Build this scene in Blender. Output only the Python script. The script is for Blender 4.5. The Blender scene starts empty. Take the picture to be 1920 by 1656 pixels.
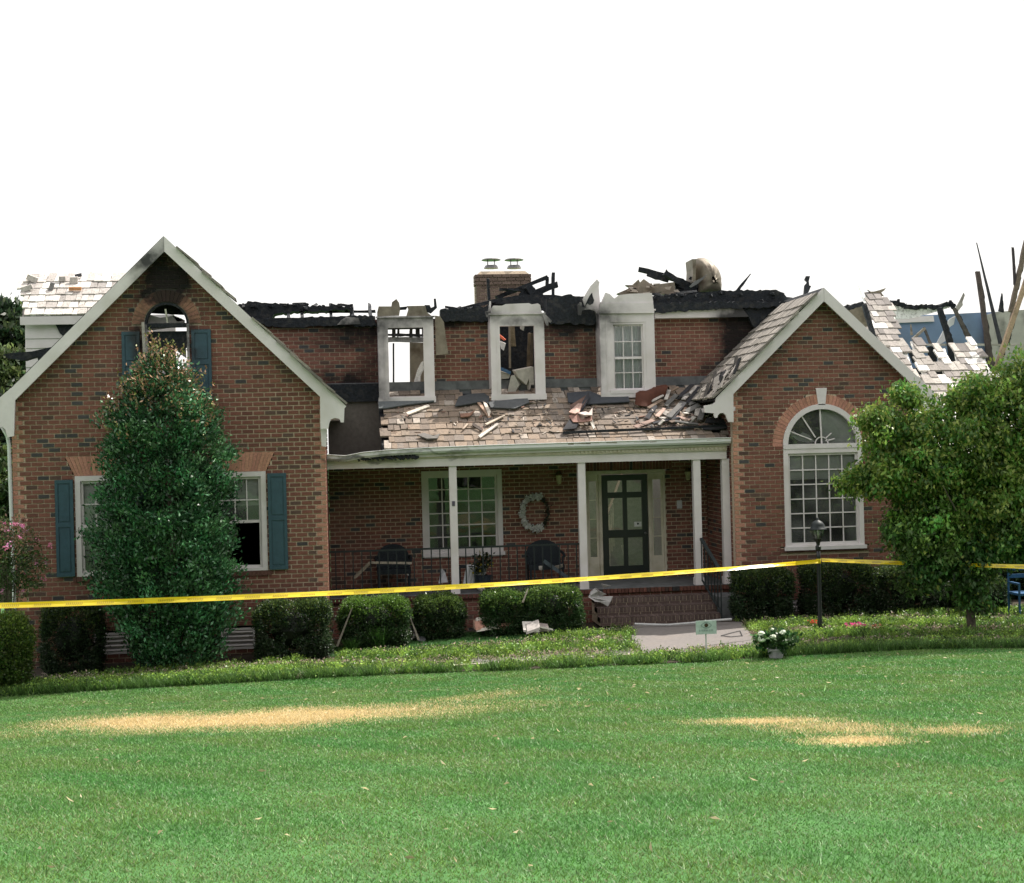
import bpy, math, random
import numpy as np
from mathutils import Vector, Matrix
random.seed(7); R = random.random
rng = np.random.default_rng(11)
def U(a, b): return a + (b - a) * R()
SC = bpy.context.scene
COL = SC.collection

# ------------------------------------------------------------------ camera, sky, sun, exposure
F_PX, YAW, ROLL, EYE = 2700.0, .1148, .025, 3.48
cam_d = bpy.data.cameras.new('camera'); cam = bpy.data.objects.new('camera', cam_d); COL.objects.link(cam)
cam_d.sensor_width = 36; cam_d.lens = 36 * F_PX / 1920; cam_d.clip_end = 2000; cam_d.clip_start = .1
cy, sy, cr, sr = math.cos(YAW), math.sin(YAW), math.cos(ROLL), math.sin(ROLL)
fwd = Vector((sy, cy, 0)); rt = Vector((cy, -sy, 0)); up = Vector((0, 0, 1))
rt2 = rt * cr - up * sr
up2 = rt * sr + up * cr
M = Matrix((( rt2.x, up2.x, -fwd.x, 0), (rt2.y, up2.y, -fwd.y, 0), (rt2.z, up2.z, -fwd.z, EYE), (0, 0, 0, 1)))
cam.matrix_world = M
SC.camera = cam
SUN = Vector((.50, .26, .88)).normalized()
w = bpy.data.worlds.new('World'); SC.world = w; w.use_nodes = True
nt = w.node_tree; bg = nt.nodes['Background']
sky = nt.nodes.new('ShaderNodeTexSky'); sky.sky_type = 'NISHITA'; sky.sun_disc = False
sky.sun_elevation = math.asin(SUN.z); sky.sun_rotation = math.atan2(SUN.x, SUN.y)
sky.dust_density = 7.0; sky.air_density = 1.0; sky.ozone_density = 1.0; sky.altitude = 100
mixw = nt.nodes.new('ShaderNodeMix'); mixw.data_type = 'RGBA'
mixw.inputs[0].default_value = .75; mixw.inputs[7].default_value = (9.4, 9.2, 8.9, 1)   # bright white haze of a summer noon
nt.links.new(sky.outputs[0], mixw.inputs[6]); nt.links.new(mixw.outputs[2], bg.inputs[0])
bg.inputs[1].default_value = .086
sd = bpy.data.lights.new('sun', 'SUN'); sd.energy = 3.7; sd.angle = math.radians(.53); sd.color = (1, .95, .87)
so = bpy.data.objects.new('sun', sd); COL.objects.link(so); so.rotation_euler = SUN.to_track_quat('Z', 'Y').to_euler(); so.location = (20, 5, 30)
vs = SC.view_settings; vs.view_transform = 'Standard'; vs.look = 'None'; vs.gamma = 1; vs.use_curve_mapping = False
vs.exposure = .90
SC.cycles.max_bounces = 6; SC.cycles.transparent_max_bounces = 12

# ------------------------------------------------------------------ pixels of the photograph to places
def ray(px, py):
    dx, dy = px - 960, py - 828
    a = (dx * cr - dy * sr) / F_PX; b = (dy * cr + dx * sr) / F_PX
    return Vector((sy + a * cy, cy - a * sy, -b))
def at(px, py, Y):
    d = ray(px, py); t = Y / d.y
    return Vector((d.x * t, Y, EYE + d.z * t))
def xz(px, py, Y):
    p = at(px, py, Y); return p.x, p.z
def gz(x, y):
    z0 = -.04 + .025 * (x - 5); z0 = max(-.34, min(.04, z0))
    if y < 22.4:
        d = 22.4 - y
        z0 = z0 * max(0, 1 - d / 12) - .04 * min(1, d / 12) + .095 * d * min(1, .35 + d / 5.0) if y > 0 else 2.0
        if y <= 0: z0 = 2.0
        z0 = min(z0, 2.0)
    return z0
def ground_at(px, py):
    d = ray(px, py); lo, hi = 2.0, 60.0
    t = lo
    while t < hi:
        x, y, z = d.x * t, d.y * t, EYE + d.z * t
        if z <= gz(x, y): return Vector((x, y, gz(x, y)))
        t += .02
    return Vector((d.x * hi, d.y * hi, 0))
def on_plane(px, py, O, N):
    d = ray(px, py); c = Vector((0, 0, EYE)); t = (O - c).dot(N) / d.dot(N)
    return c + d * t

# ------------------------------------------------------------------ materials
def newmat(name):
    m = bpy.data.materials.new(name); m.use_nodes = True
    return m, m.node_tree, m.node_tree.nodes['Principled BSDF']
def N_(nt, t, **k):
    n = nt.nodes.new(t)
    for a, b in k.items(): setattr(n, a, b)
    return n
SOOT = [(-3.10, 6.30, .46, .62, 1.15), (-3.10, 5.78, .60, .45, .85), (-3.12, 6.80, .35, .40, .75), (-3.40, 6.85, .45, .25, .8), (-3.12, 5.1, .72, .7, .4), (-3.58, 5.3, .16, .7, .7), (-2.70, 5.5, .12, .5, .6),
        (.3, 5.80, 1.0, .40, .75), (.1, 4.6, .75, .45, .9), (2.3, 6.05, .9, .25, 1.0), (4.7, 5.95, .9, .35, .9), (8.15, 5.25, .42, .85, 1.0), (8.3, 5.85, .6, .35, 1.1),
        (5.0, 5.2, .3, .8, .45), (.55, 5.1, .3, .8, .5), (1.2, 5.98, .6, .28, .6), (.75, 5.6, .2, .6, .4), (3.5, 5.88, .55, .12, .5), (.3, 3.22, .8, .07, .9), (1.6, 3.28, 1.2, .05, .5), (7.3, 3.6, .5, .2, .8), (7.55, 4.6, .3, .5, .6)]
def soot_group():
    g = bpy.data.node_groups.new('soot', 'ShaderNodeTree')
    g.interface.new_socket('Fac', in_out='OUTPUT', socket_type='NodeSocketFloat')
    go = g.nodes.new('NodeGroupOutput'); geo = g.nodes.new('ShaderNodeNewGeometry')
    nz = g.nodes.new('ShaderNodeTexNoise'); nz.inputs['Scale'].default_value = 2.6; nz.inputs['Detail'].default_value = 6
    g.links.new(geo.outputs['Position'], nz.inputs['Vector'])
    sub = N_(g, 'ShaderNodeVectorMath', operation='SUBTRACT'); g.links.new(nz.outputs['Color'], sub.inputs[0]); sub.inputs[1].default_value = (.5, .5, .5)
    sc = N_(g, 'ShaderNodeVectorMath', operation='SCALE'); g.links.new(sub.outputs[0], sc.inputs[0]); sc.inputs['Scale'].default_value = .7
    add = N_(g, 'ShaderNodeVectorMath', operation='ADD'); g.links.new(geo.outputs['Position'], add.inputs[0]); g.links.new(sc.outputs[0], add.inputs[1])
    prev = None
    for (x, z, rx, rz, s) in SOOT:

        a = N_(g, 'ShaderNodeVectorMath', operation='SUBTRACT'); g.links.new(add.outputs[0], a.inputs[0]); a.inputs[1].default_value = (x, 26.1 if (x < -2 or z < 3.5) else 29.1, z)
        b = N_(g, 'ShaderNodeVectorMath', operation='MULTIPLY'); g.links.new(a.outputs[0], b.inputs[0]); b.inputs[1].default_value = (1 / rx, .55, 1 / rz)
        l = N_(g, 'ShaderNodeVectorMath', operation='LENGTH'); g.links.new(b.outputs[0], l.inputs[0])
        mr = N_(g, 'ShaderNodeMapRange', interpolation_type='SMOOTHSTEP'); g.links.new(l.outputs['Value'], mr.inputs[0])
        mr.inputs[1].default_value = .05; mr.inputs[2].default_value = 1.6; mr.inputs[3].default_value = s * 1.38; mr.inputs[4].default_value = 0
        if prev is None: prev = mr.outputs[0]
        else:
            mx = N_(g, 'ShaderNodeMath', operation='MAXIMUM'); g.links.new(prev, mx.inputs[0]); g.links.new(mr.outputs[0], mx.inputs[1]); prev = mx.outputs[0]
    n3 = N_(g, 'ShaderNodeTexNoise'); n3.inputs['Scale'].default_value = 9; n3.inputs['Detail'].default_value = 7; g.links.new(geo.outputs['Position'], n3.inputs['Vector'])
    r3 = N_(g, 'ShaderNodeMapRange'); g.links.new(n3.outputs['Fac'], r3.inputs[0]); r3.inputs[1].default_value = .3; r3.inputs[2].default_value = .65; r3.inputs[3].default_value = .72; r3.inputs[4].default_value = 1.08
    m3 = N_(g, 'ShaderNodeMath', operation='MULTIPLY'); g.links.new(prev, m3.inputs[0]); g.links.new(r3.outputs[0], m3.inputs[1]); prev = m3.outputs[0]
    cl = N_(g, 'ShaderNodeMath', operation='MINIMUM'); g.links.new(prev, cl.inputs[0]); cl.inputs[1].default_value = .94
    g.links.new(cl.outputs[0], go.inputs[0])
    return g
SG = soot_group()
def mat(name, base=None, rough=.8, attr=False, noise=.25, scale=8.0, soot=False, bump=0.0, spec=.3, metal=0.0, stretch=None, detail=6, dirt=None):
    m, t, p = newmat(name)
    p.inputs['Roughness'].default_value = rough; p.inputs['Specular IOR Level'].default_value = spec; p.inputs['Metallic'].default_value = metal
    if attr:
        c = N_(t, 'ShaderNodeAttribute', attribute_name='Col').outputs['Color']
    else:
        r = N_(t, 'ShaderNodeRGB'); r.outputs[0].default_value = (*base, 1); c = r.outputs[0]
    geo = N_(t, 'ShaderNodeNewGeometry')
    vec = geo.outputs['Position']
    if stretch:
        mp = N_(t, 'ShaderNodeMapping'); mp.inputs['Scale'].default_value = stretch; t.links.new(vec, mp.inputs[0]); vec = mp.outputs[0]
    nz = N_(t, 'ShaderNodeTexNoise'); nz.inputs['Scale'].default_value = scale; nz.inputs['Detail'].default_value = detail; nz.inputs['Roughness'].default_value = .65
    t.links.new(vec, nz.inputs['Vector'])
    mr = N_(t, 'ShaderNodeMapRange'); t.links.new(nz.outputs['Fac'], mr.inputs[0]); mr.inputs[1].default_value = .3; mr.inputs[2].default_value = .7
    mr.inputs[3].default_value = 1 - noise; mr.inputs[4].default_value = 1 + noise
    mul = N_(t, 'ShaderNodeVectorMath', operation='SCALE'); t.links.new(c, mul.inputs[0]); t.links.new(mr.outputs[0], mul.inputs['Scale'])
    out = mul.outputs[0]
    if dirt:
        n2 = N_(t, 'ShaderNodeTexNoise'); n2.inputs['Scale'].default_value = dirt[1]; n2.inputs['Detail'].default_value = 8; t.links.new(geo.outputs['Position'], n2.inputs['Vector'])
        m2 = N_(t, 'ShaderNodeMapRange'); t.links.new(n2.outputs['Fac'], m2.inputs[0]); m2.inputs[1].default_value = .5; m2.inputs[2].default_value = .72; m2.inputs[4].default_value = dirt[2]
        mm = N_(t, 'ShaderNodeMix', data_type='RGBA'); t.links.new(m2.outputs[0], mm.inputs[0]); t.links.new(out, mm.inputs[6]); mm.inputs[7].default_value = (*dirt[0], 1); out = mm.outputs[2]
    if soot:
        g = N_(t, 'ShaderNodeGroup'); g.node_tree = SG
        mm = N_(t, 'ShaderNodeMix', data_type='RGBA'); t.links.new(g.outputs[0], mm.inputs[0]); t.links.new(out, mm.inputs[6]); mm.inputs[7].default_value = (.012, .013, .015, 1); out = mm.outputs[2]
    t.links.new(out, p.inputs['Base Color'])
    if bump:
        bp = N_(t, 'ShaderNodeBump'); bp.inputs['Strength'].default_value = bump; bp.inputs['Distance'].default_value = .02
        t.links.new(nz.outputs['Fac'], bp.inputs['Height']); t.links.new(bp.outputs[0], p.inputs['Normal'])
    return m
def leafmat(name, trans=.35, rough=.42):
    m, t, p = newmat(name)
    a = N_(t, 'ShaderNodeAttribute', attribute_name='Col')
    t.links.new(a.outputs['Color'], p.inputs['Base Color']); p.inputs['Roughness'].default_value = rough; p.inputs['Specular IOR Level'].default_value = .5
    tr = N_(t, 'ShaderNodeBsdfTranslucent'); t.links.new(a.outputs['Color'], tr.inputs[0])
    mx = N_(t, 'ShaderNodeMixShader'); mx.inputs[0].default_value = trans
    t.links.new(p.outputs[0], mx.inputs[1]); t.links.new(tr.outputs[0], mx.inputs[2])
    t.links.new(mx.outputs[0], t.nodes['Material Output'].inputs[0])
    return m
def glassmat():
    m, t, p = newmat('window_glass')
    t.nodes.remove(p)
    tr = N_(t, 'ShaderNodeBsdfTransparent'); tr.inputs[0].default_value = (.82, .86, .85, 1)
    gl = N_(t, 'ShaderNodeBsdfGlossy'); gl.inputs['Roughness'].default_value = .01
    geo = N_(t, 'ShaderNodeNewGeometry')
    nz = N_(t, 'ShaderNodeTexNoise'); nz.inputs['Scale'].default_value = 2.2; nz.inputs['Detail'].default_value = 1; t.links.new(geo.outputs['Position'], nz.inputs['Vector'])
    bp = N_(t, 'ShaderNodeBump'); bp.inputs['Strength'].default_value = .12; bp.inputs['Distance'].default_value = .03; t.links.new(nz.outputs['Fac'], bp.inputs['Height']); t.links.new(bp.outputs[0], gl.inputs['Normal'])
    fr = N_(t, 'ShaderNodeFresnel'); fr.inputs[0].default_value = 1.52
    ad = N_(t, 'ShaderNodeMath', operation='MULTIPLY_ADD'); t.links.new(fr.outputs[0], ad.inputs[0]); ad.inputs[1].default_value = 1.4; ad.inputs[2].default_value = .02; ad.use_clamp = True
    mx = N_(t, 'ShaderNodeMixShader'); t.links.new(ad.outputs[0], mx.inputs[0]); t.links.new(tr.outputs[0], mx.inputs[1]); t.links.new(gl.outputs[0], mx.inputs[2])
    df = N_(t, 'ShaderNodeBsdfDiffuse'); df.inputs[0].default_value = (.42, .43, .42, 1)
    nd = N_(t, 'ShaderNodeTexNoise'); nd.inputs['Scale'].default_value = 1.7; nd.inputs['Detail'].default_value = 5; t.links.new(geo.outputs['Position'], nd.inputs['Vector'])
    md = N_(t, 'ShaderNodeMapRange'); t.links.new(nd.outputs['Fac'], md.inputs[0]); md.inputs[1].default_value = .35; md.inputs[2].default_value = .7; md.inputs[3].default_value = .04; md.inputs[4].default_value = .24
    m2 = N_(t, 'ShaderNodeMixShader'); t.links.new(md.outputs[0], m2.inputs[0]); t.links.new(mx.outputs[0], m2.inputs[1]); t.links.new(df.outputs[0], m2.inputs[2])
    t.links.new(m2.outputs[0], t.nodes['Material Output'].inputs[0])
    return m
m_brick = mat('brick', attr=True, noise=.28, scale=38, soot=True, bump=.25, spec=.15, rough=.9)
m_mortar = mat('mortar', base=(.52, .42, .32), noise=.2, scale=30, soot=True, rough=.95, bump=.3)
m_white = mat('painted_wood', base=(.70, .65, .66), noise=.06, scale=6, soot=True, rough=.5, dirt=((.42, .39, .33), 3.0, .4))
m_clean = mat('clean_trim_paint', base=(.70, .65, .66), noise=.06, scale=6, rough=.5, dirt=((.46, .42, .39), 3.0, .3))
m_shade = mat('shade_cloth', base=(.62, .60, .59), noise=.08, scale=3, rough=.9, dirt=((.3, .29, .28), 2.0, .5))
m_cream = mat('cream_paint', base=(.60, .545, .45), noise=.08, scale=7, soot=True, rough=.55, dirt=((.33, .29, .16), 4.0, .5))
m_gutter = mat('gutter_paint', base=(.68, .69, .69), noise=.05, scale=5, soot=True, rough=.35)
m_blue = mat('shutter_paint', base=(.038, .085, .115), noise=.18, scale=12, soot=True, rough=.45, spec=.4)
m_char = mat('charred_wood', base=(.013, .016, .021), noise=.6, scale=22, rough=.75, bump=.9, dirt=((.07, .065, .06), 9.0, .5))
m_shake = mat('cedar_shake', attr=True, noise=.3, scale=45, rough=.9, bump=.35, dirt=((.10, .09, .08), 16, .55))
m_timber = mat('bare_timber', attr=True, noise=.25, scale=30, rough=.8, bump=.3, dirt=((.02, .02, .022), 5.0, .6))
m_metal = mat('burnt_metal', base=(.22, .19, .15), noise=.3, scale=5, rough=.55, metal=.35, dirt=((.10, .07, .05), 4.0, .8))
m_capmetal = mat('cap_metal', base=(.17, .17, .17), noise=.2, scale=9, rough=.35, metal=.8)
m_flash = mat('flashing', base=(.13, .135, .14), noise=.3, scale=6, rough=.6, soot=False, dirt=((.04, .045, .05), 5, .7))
m_black = mat('black_paint', base=(.012, .013, .016), noise=.2, scale=20, rough=.35, spec=.5)
m_iron = mat('wrought_iron', base=(.018, .024, .026), noise=.2, scale=20, rough=.5)
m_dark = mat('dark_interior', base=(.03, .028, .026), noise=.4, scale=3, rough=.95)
m_plaster = mat('interior_plaster', base=(.42, .40, .37), noise=.15, scale=3, rough=.9, dirt=((.06, .055, .05), 2.5, .8))
m_bluewall = mat('blue_plaster', base=(.17, .24, .37), noise=.08, scale=2, rough=.9, dirt=((.11, .13, .16), 1.6, .6))
m_attr = mat('mixed_material', attr=True, noise=.18, scale=14, rough=.75)
m_cloth = mat('white_cloth', base=(.7, .7, .73), noise=.05, scale=4, rough=.9)
m_conc = mat('concrete', base=(.185, .168, .160), noise=.14, scale=14, rough=.95, bump=.2, dirt=((.22, .19, .17), 1.6, .6))
m_stone = mat('edging_stone', base=(.52, .46, .38), noise=.15, scale=12, rough=.9)
m_asph = mat('asphalt', base=(.055, .055, .055), noise=.2, scale=30, rough=.9)
m_soil = mat('soil', base=(.045, .035, .025), noise=.4, scale=12, rough=1, bump=.5)
m_leaf = leafmat('leaf', .42); m_gloss = leafmat('glossy_leaf', .10, .27); m_blade = leafmat('blade', .35, .5)
m_bark = mat('bark', base=(.10, .08, .065), noise=.4, scale=14, rough=.95, bump=.6)
m_glass = glassmat()
m_wicker = mat('wicker', base=(.015, .02, .026), noise=.5, scale=60, rough=.7, bump=.6)

# ------------------------------------------------------------------ mesh building
class MB:
    def __init__(s): s.v = []; s.f = []; s.c = []
    def add(s, vs, fs, col=(1, 1, 1)):
        n = len(s.v); s.v += [tuple(p) for p in vs]
        for f in fs: s.f.append([i + n for i in f]); s.c.append(col)
        return s
    def obox(s, c, ux, uy, uz, col=(1, 1, 1), taper=1.0):
        c = Vector(c); vs = []
        for k in (-1, 1):
            for (i, j) in ((-1, -1), (1, -1), (1, 1), (-1, 1)):
                tp = taper if k > 0 else 1.0
                vs.append(c + ux * i * tp + uy * j * tp + uz * k)
        return s.add(vs, [(3, 2, 1, 0), (4, 5, 6, 7), (0, 1, 5, 4), (1, 2, 6, 5), (2, 3, 7, 6), (3, 0, 4, 7)], col)
    def box(s, x0, x1, y0, y1, z0, z1, col=(1, 1, 1)):
        return s.obox(((x0 + x1) / 2, (y0 + y1) / 2, (z0 + z1) / 2), Vector(((x1 - x0) / 2, 0, 0)), Vector((0, (y1 - y0) / 2, 0)), Vector((0, 0, (z1 - z0) / 2)), col)
    def beam(s, p0, p1, w, h, col=(1, 1, 1), rough=0.0, taper=1.0, seg=1, side=None):
        p0, p1 = Vector(p0), Vector(p1); d = (p1 - p0).normalized()
        a = d.cross(side or Vector((0, 1, 0)))
        if a.length < .1: a = d.cross(Vector((1, 0, 0)))
        a.normalize(); b = d.cross(a).normalized(); rings = []
        for i in range(seg + 1):
            t = i / seg; c = p0.lerp(p1, t); k = 1 + (taper - 1) * t; ring = []
            for (u, v) in ((-1, -1), (1, -1), (1, 1), (-1, 1)):
                ring.append(c + a * u * w / 2 * k * (1 + U(-rough, rough)) + b * v * h / 2 * k * (1 + U(-rough, rough)) + d * U(-rough, rough) * w)
            rings += ring
        fs = []
        for i in range(seg):
            for j in range(4): fs.append((i * 4 + j, i * 4 + (j + 1) % 4, i * 4 + 4 + (j + 1) % 4, i * 4 + 4 + j))
        fs += [(3, 2, 1, 0), (seg * 4, seg * 4 + 1, seg * 4 + 2, seg * 4 + 3)]
        return s.add(rings, fs, col)
    def prism(s, pts, ext, col=(1, 1, 1)):
        ext = Vector(ext); n = len(pts); a = [Vector(p) for p in pts]; b = [p + ext for p in a]
        fs = [tuple(range(n)), tuple(reversed(range(n, 2 * n)))] + [((i + 1) % n, i, n + i, n + (i + 1) % n) for i in range(n)]
        return s.add(a + b, fs, col)
    def lathe(s, c, prof, seg=12, col=(1, 1, 1), axis='z'):
        vs = []; fs = []; c = Vector(c)
        for (r, z) in prof:
            for i in range(seg):
                a = 2 * math.pi * i / seg
                q = Vector((r * math.cos(a), r * math.sin(a), z)) if axis == 'z' else Vector((r * math.cos(a), z, r * math.sin(a)))
                vs.append(c + q)
        for k in range(len(prof) - 1):
            for i in range(seg): fs.append((k * seg + i, k * seg + (i + 1) % seg, (k + 1) * seg + (i + 1) % seg, (k + 1) * seg + i))
        fs += [tuple(reversed(range(seg))), tuple(range((len(prof) - 1) * seg, len(prof) * seg))]
        return s.add(vs, fs, col)
    def tube(s, pts, r, seg=6, col=(1, 1, 1), r1=None):
        pts = [Vector(p) for p in pts]; vs = []; fs = []; n = len(pts); r1 = r if r1 is None else r1
        for i, p in enumerate(pts):
            d = (pts[min(i + 1, n - 1)] - pts[max(i - 1, 0)]).normalized()
            a = d.cross(Vector((0, 0, 1))); a = a if a.length > .05 else d.cross(Vector((1, 0, 0))); a.normalize(); b = d.cross(a)
            rr = r + (r1 - r) * i / max(1, n - 1)
            for k in range(seg):
                t = 2 * math.pi * k / seg; vs.append(p + a * math.cos(t) * rr + b * math.sin(t) * rr)
        for i in range(n - 1):
            for k in range(seg): fs.append((i * seg + k, i * seg + (k + 1) % seg, (i + 1) * seg + (k + 1) % seg, (i + 1) * seg + k))
        fs += [tuple(reversed(range(seg))), tuple(range((n - 1) * seg, n * seg))]
        return s.add(vs, fs, col)
    def blob(s, c, rx, ry, rz, col=(1, 1, 1), rough=.15, nu=8, nv=5):
        prof = []; c = Vector(c); vs = []; fs = []
        for j in range(nv + 1):
            ph = math.pi * j / nv
            for i in range(nu):
                t = 2 * math.pi * i / nu; k = 1 + U(-rough, rough)
                vs.append(c + Vector((rx * k * math.sin(ph) * math.cos(t), ry * k * math.sin(ph) * math.sin(t), -rz * k * math.cos(ph))))
        for j in range(nv):
            for i in range(nu): fs.append((j * nu + i, j * nu + (i + 1) % nu, (j + 1) * nu + (i + 1) % nu, (j + 1) * nu + i))
        return s.add(vs, fs, col)
    def mesh(s, name, m, off=None):
        me = bpy.data.meshes.new(name)
        v = s.v if off is None else [(p[0] - off[0], p[1] - off[1], p[2] - off[2]) for p in s.v]
        me.from_pydata(v, [], s.f)
        ca = me.color_attributes.new('Col', 'FLOAT_COLOR', 'CORNER')
        arr = np.ones((len(me.loops), 4), dtype=np.float32)
        tot = [len(f) for f in s.f]
        arr[:, :3] = np.repeat(np.array(s.c, dtype=np.float32).reshape(-1, 3), tot, axis=0)
        ca.data.foreach_set('color', arr.ravel()); me.materials.append(m)
        return me
    def build(s, name, m, parent=None, smooth=False, **tags):
        off = None
        if parent is None:
            a = np.array(s.v); off = ((a[:, 0].min() + a[:, 0].max()) / 2, (a[:, 1].min() + a[:, 1].max()) / 2, a[:, 2].min())
        me = s.mesh(name, m, off); o = bpy.data.objects.new(name, me); COL.objects.link(o)
        if off: o.location = off
        setp(o, parent)
        if smooth: me.shade_smooth()
        tag(o, **tags); return o
def setp(o, parent):
    if parent is None: return
    o.parent = parent
    if parent.type == 'EMPTY' and not parent.get('_local'): o.matrix_parent_inverse = Matrix.Translation(parent.location).inverted()
def tag(o, label=None, cat=None, group=None, kind=None):
    for k, v in (('label', label), ('category', cat), ('group', group), ('kind', kind)):
        if v: o[k] = v
    return o
def empty(name, loc, label, cat, group=None, local=False):
    o = bpy.data.objects.new(name, None); COL.objects.link(o); o.location = loc; o.empty_display_size = .2
    tag(o, label, cat, group)
    if local: o['_local'] = 1
    return o
LOCALS = []
def leafmesh(name, P, Nn, size, cols, m, parent=None, ratio=.5, **tags):
    """P (n,3) centres, Nn (n,3) growth directions, size (n,), cols (n,3): one bent rhombic leaf each"""
    n = len(P); d = Nn / (np.linalg.norm(Nn, axis=1, keepdims=True) + 1e-9)
    r = rng.normal(size=(n, 3)); s = np.cross(d, r); s /= np.linalg.norm(s, axis=1, keepdims=True) + 1e-9
    nn = np.cross(d, s); sz = size[:, None]
    v = np.empty((n, 4, 3), dtype=np.float32)
    v[:, 0] = P - d * sz * .5; v[:, 2] = P + d * sz * .5 - nn * sz * .12
    v[:, 1] = P + s * sz * ratio * .5 + nn * sz * .08; v[:, 3] = P - s * sz * ratio * .5 + nn * sz * .08
    off = np.array([P[:, 0].mean(), P[:, 1].mean(), P[:, 2].min()]) if parent is None else np.zeros(3)
    v = (v - off).reshape(-1, 3)
    me = bpy.data.meshes.new(name); me.vertices.add(4 * n); me.vertices.foreach_set('co', v.ravel().astype(np.float32))
    me.loops.add(4 * n); me.loops.foreach_set('vertex_index', np.arange(4 * n, dtype=np.int32))
    me.polygons.add(n); me.polygons.foreach_set('loop_start', np.arange(0, 4 * n, 4, dtype=np.int32)); me.polygons.foreach_set('loop_total', np.full(n, 4, dtype=np.int32))
    me.update()
    ca = me.color_attributes.new('Col', 'FLOAT_COLOR', 'CORNER'); c4 = np.ones((n, 4), dtype=np.float32); c4[:, :3] = np.clip(cols, 0.003, 1)
    ca.data.foreach_set('color', np.repeat(c4, 4, axis=0).ravel()); me.materials.append(m)
    o = bpy.data.objects.new(name, me); COL.objects.link(o)
    if parent is None: o.location = off
    setp(o, parent); tag(o, **tags); return o
def blademesh(name, P, h, w_, cols, m, lean=.5, bend=None, parent=None, **tags):
    n = len(P); a = rng.uniform(0, 2 * math.pi, n); L = rng.normal(size=(n, 2)) * lean * h[:, None]
    v = np.empty((n, 3, 3), dtype=np.float32)
    dx = np.stack([np.cos(a), np.sin(a), np.zeros(n)], 1) * (w_ / 2)[:, None]
    v[:, 0] = P - dx; v[:, 1] = P + dx; v[:, 2] = P; v[:, 2, 0] += L[:, 0]; v[:, 2, 1] += L[:, 1]; v[:, 2, 2] += h
    v = v.reshape(-1, 3)
    off = np.array([P[:, 0].mean(), P[:, 1].mean(), P[:, 2].min()]); 
    if parent is not None: off = np.zeros(3)
    v = v - off
    me = bpy.data.meshes.new(name); me.vertices.add(3 * n); me.vertices.foreach_set('co', v.ravel().astype(np.float32))
    me.loops.add(3 * n); me.loops.foreach_set('vertex_index', np.arange(3 * n, dtype=np.int32))
    me.polygons.add(n); me.polygons.foreach_set('loop_start', np.arange(0, 3 * n, 3, dtype=np.int32)); me.polygons.foreach_set('loop_total', np.full(n, 3, dtype=np.int32))
    me.update()
    ca = me.color_attributes.new('Col', 'FLOAT_COLOR', 'CORNER'); c4 = np.ones((n, 4), dtype=np.float32); c4[:, :3] = np.clip(cols, .003, 1)
    ca.data.foreach_set('color', np.repeat(c4, 3, axis=0).ravel()); me.materials.append(m)
    o = bpy.data.objects.new(name, me); COL.objects.link(o); o.location = off
    setp(o, parent); tag(o, **tags); return o

# ------------------------------------------------------------------ ground
def patch_amount(x, y):
    """how dead the grass is: two straw coloured patches"""
    s = 0
    w1 = .25 * np.sin(x * 1.7) + .15 * np.sin(x * 4.1 + 1) + .1 * np.sin(y * 9 + x * 3)
    for (cx, cyy, rx, ry, ang, k) in PATCH:
        dx, dy = x - cx, y - cyy; c, s_ = math.cos(ang), math.sin(ang)
        u = (dx * c + dy * s_) / rx; v = (-dx * s_ + dy * c) / ry
        d = np.sqrt(u * u + v * v) + w1 * .35
        s = np.maximum(s, k * np.clip((1.45 - d) * .95, 0, 1))
    return np.clip(s, 0, 1)
gA = [ground_at(*p) for p in ((70, 1368), (950, 1322), (420, 1338), (430, 1300), (430, 1372))]
gB = [ground_at(*p) for p in ((1290, 1352), (1870, 1365), (1640, 1372), (1640, 1352), (1640, 1400), (1400, 1355), (1770, 1372))]
def gel(a, b, ry, k):
    d = b - a; return ((a.x + b.x) / 2, (a.y + b.y) / 2, d.length / 2 * .9, ry, math.atan2(d.y, d.x), k)
PATCH = [gel(gA[0], gA[1], 1.25, 1.0), gel(gA[0], gA[2], 1.5, 1.0), gel(ground_at(700, 1330), ground_at(1010, 1290), .5, .45),
         gel(gB[0], gB[5] + Vector((.9, -.25, 0)), .35, .9), gel(gB[5], gB[6], .5, .7), gel(ground_at(1500, 1385), ground_at(1720, 1388), .36, .95), gel(ground_at(1690, 1362), ground_at(1880, 1375), .4, .7)]
def gz_np(x, y):
    z0 = np.clip(-.04 + .025 * (x - 5), -.34, .04); d = np.clip(22.4 - y, 0, None)
    z = z0 * np.clip(1 - d / 12, 0, 1) - .04 * np.minimum(1, d / 12) * (d > 0) + .095 * d * np.minimum(1, .35 + d / 5.0)
    return np.where(y <= 0, 2.0, np.minimum(z, 2.0))
def gz(x, y): return float(gz_np(np.array(float(x)), np.array(float(y))))
def grass_col(x, y, n):
    p = patch_amount(x, y)
    big = .5 + .5 * np.sin(x * .9 + 1.3 * np.sin(y * .6)) * np.sin(y * .8 + .7 * np.sin(x * .5))
    oliv = np.clip(.5 + .5 * np.sin(x * 2.3 + 2 * np.sin(y * 1.1)) * np.sin(y * 1.7 + 1.5 * np.sin(x * 1.3 + 1)) + .25 * np.sin(x * 6.1 + y * 4.3), 0, 1)
    g = np.stack([.070 + .020 * big + .048 * oliv, .212 + .012 * big + .012 * oliv, .042 + .010 * big], 1)
    g = g * rng.lognormal(0, .30, n)[:, None]
    yel = (rng.random(n) < .04 + .08 * oliv)[:, None]; g = np.where(yel, np.array([.30, .30, .17]) * rng.uniform(.6, 1.2, (n, 1)), g)
    st = np.array([.64, .52, .28]) * rng.uniform(.55, 1.3, (n, 1))
    dead = (rng.random(n) < p ** 1.3 * 1.1)[:, None]
    return np.where(dead, st, g)
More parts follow.
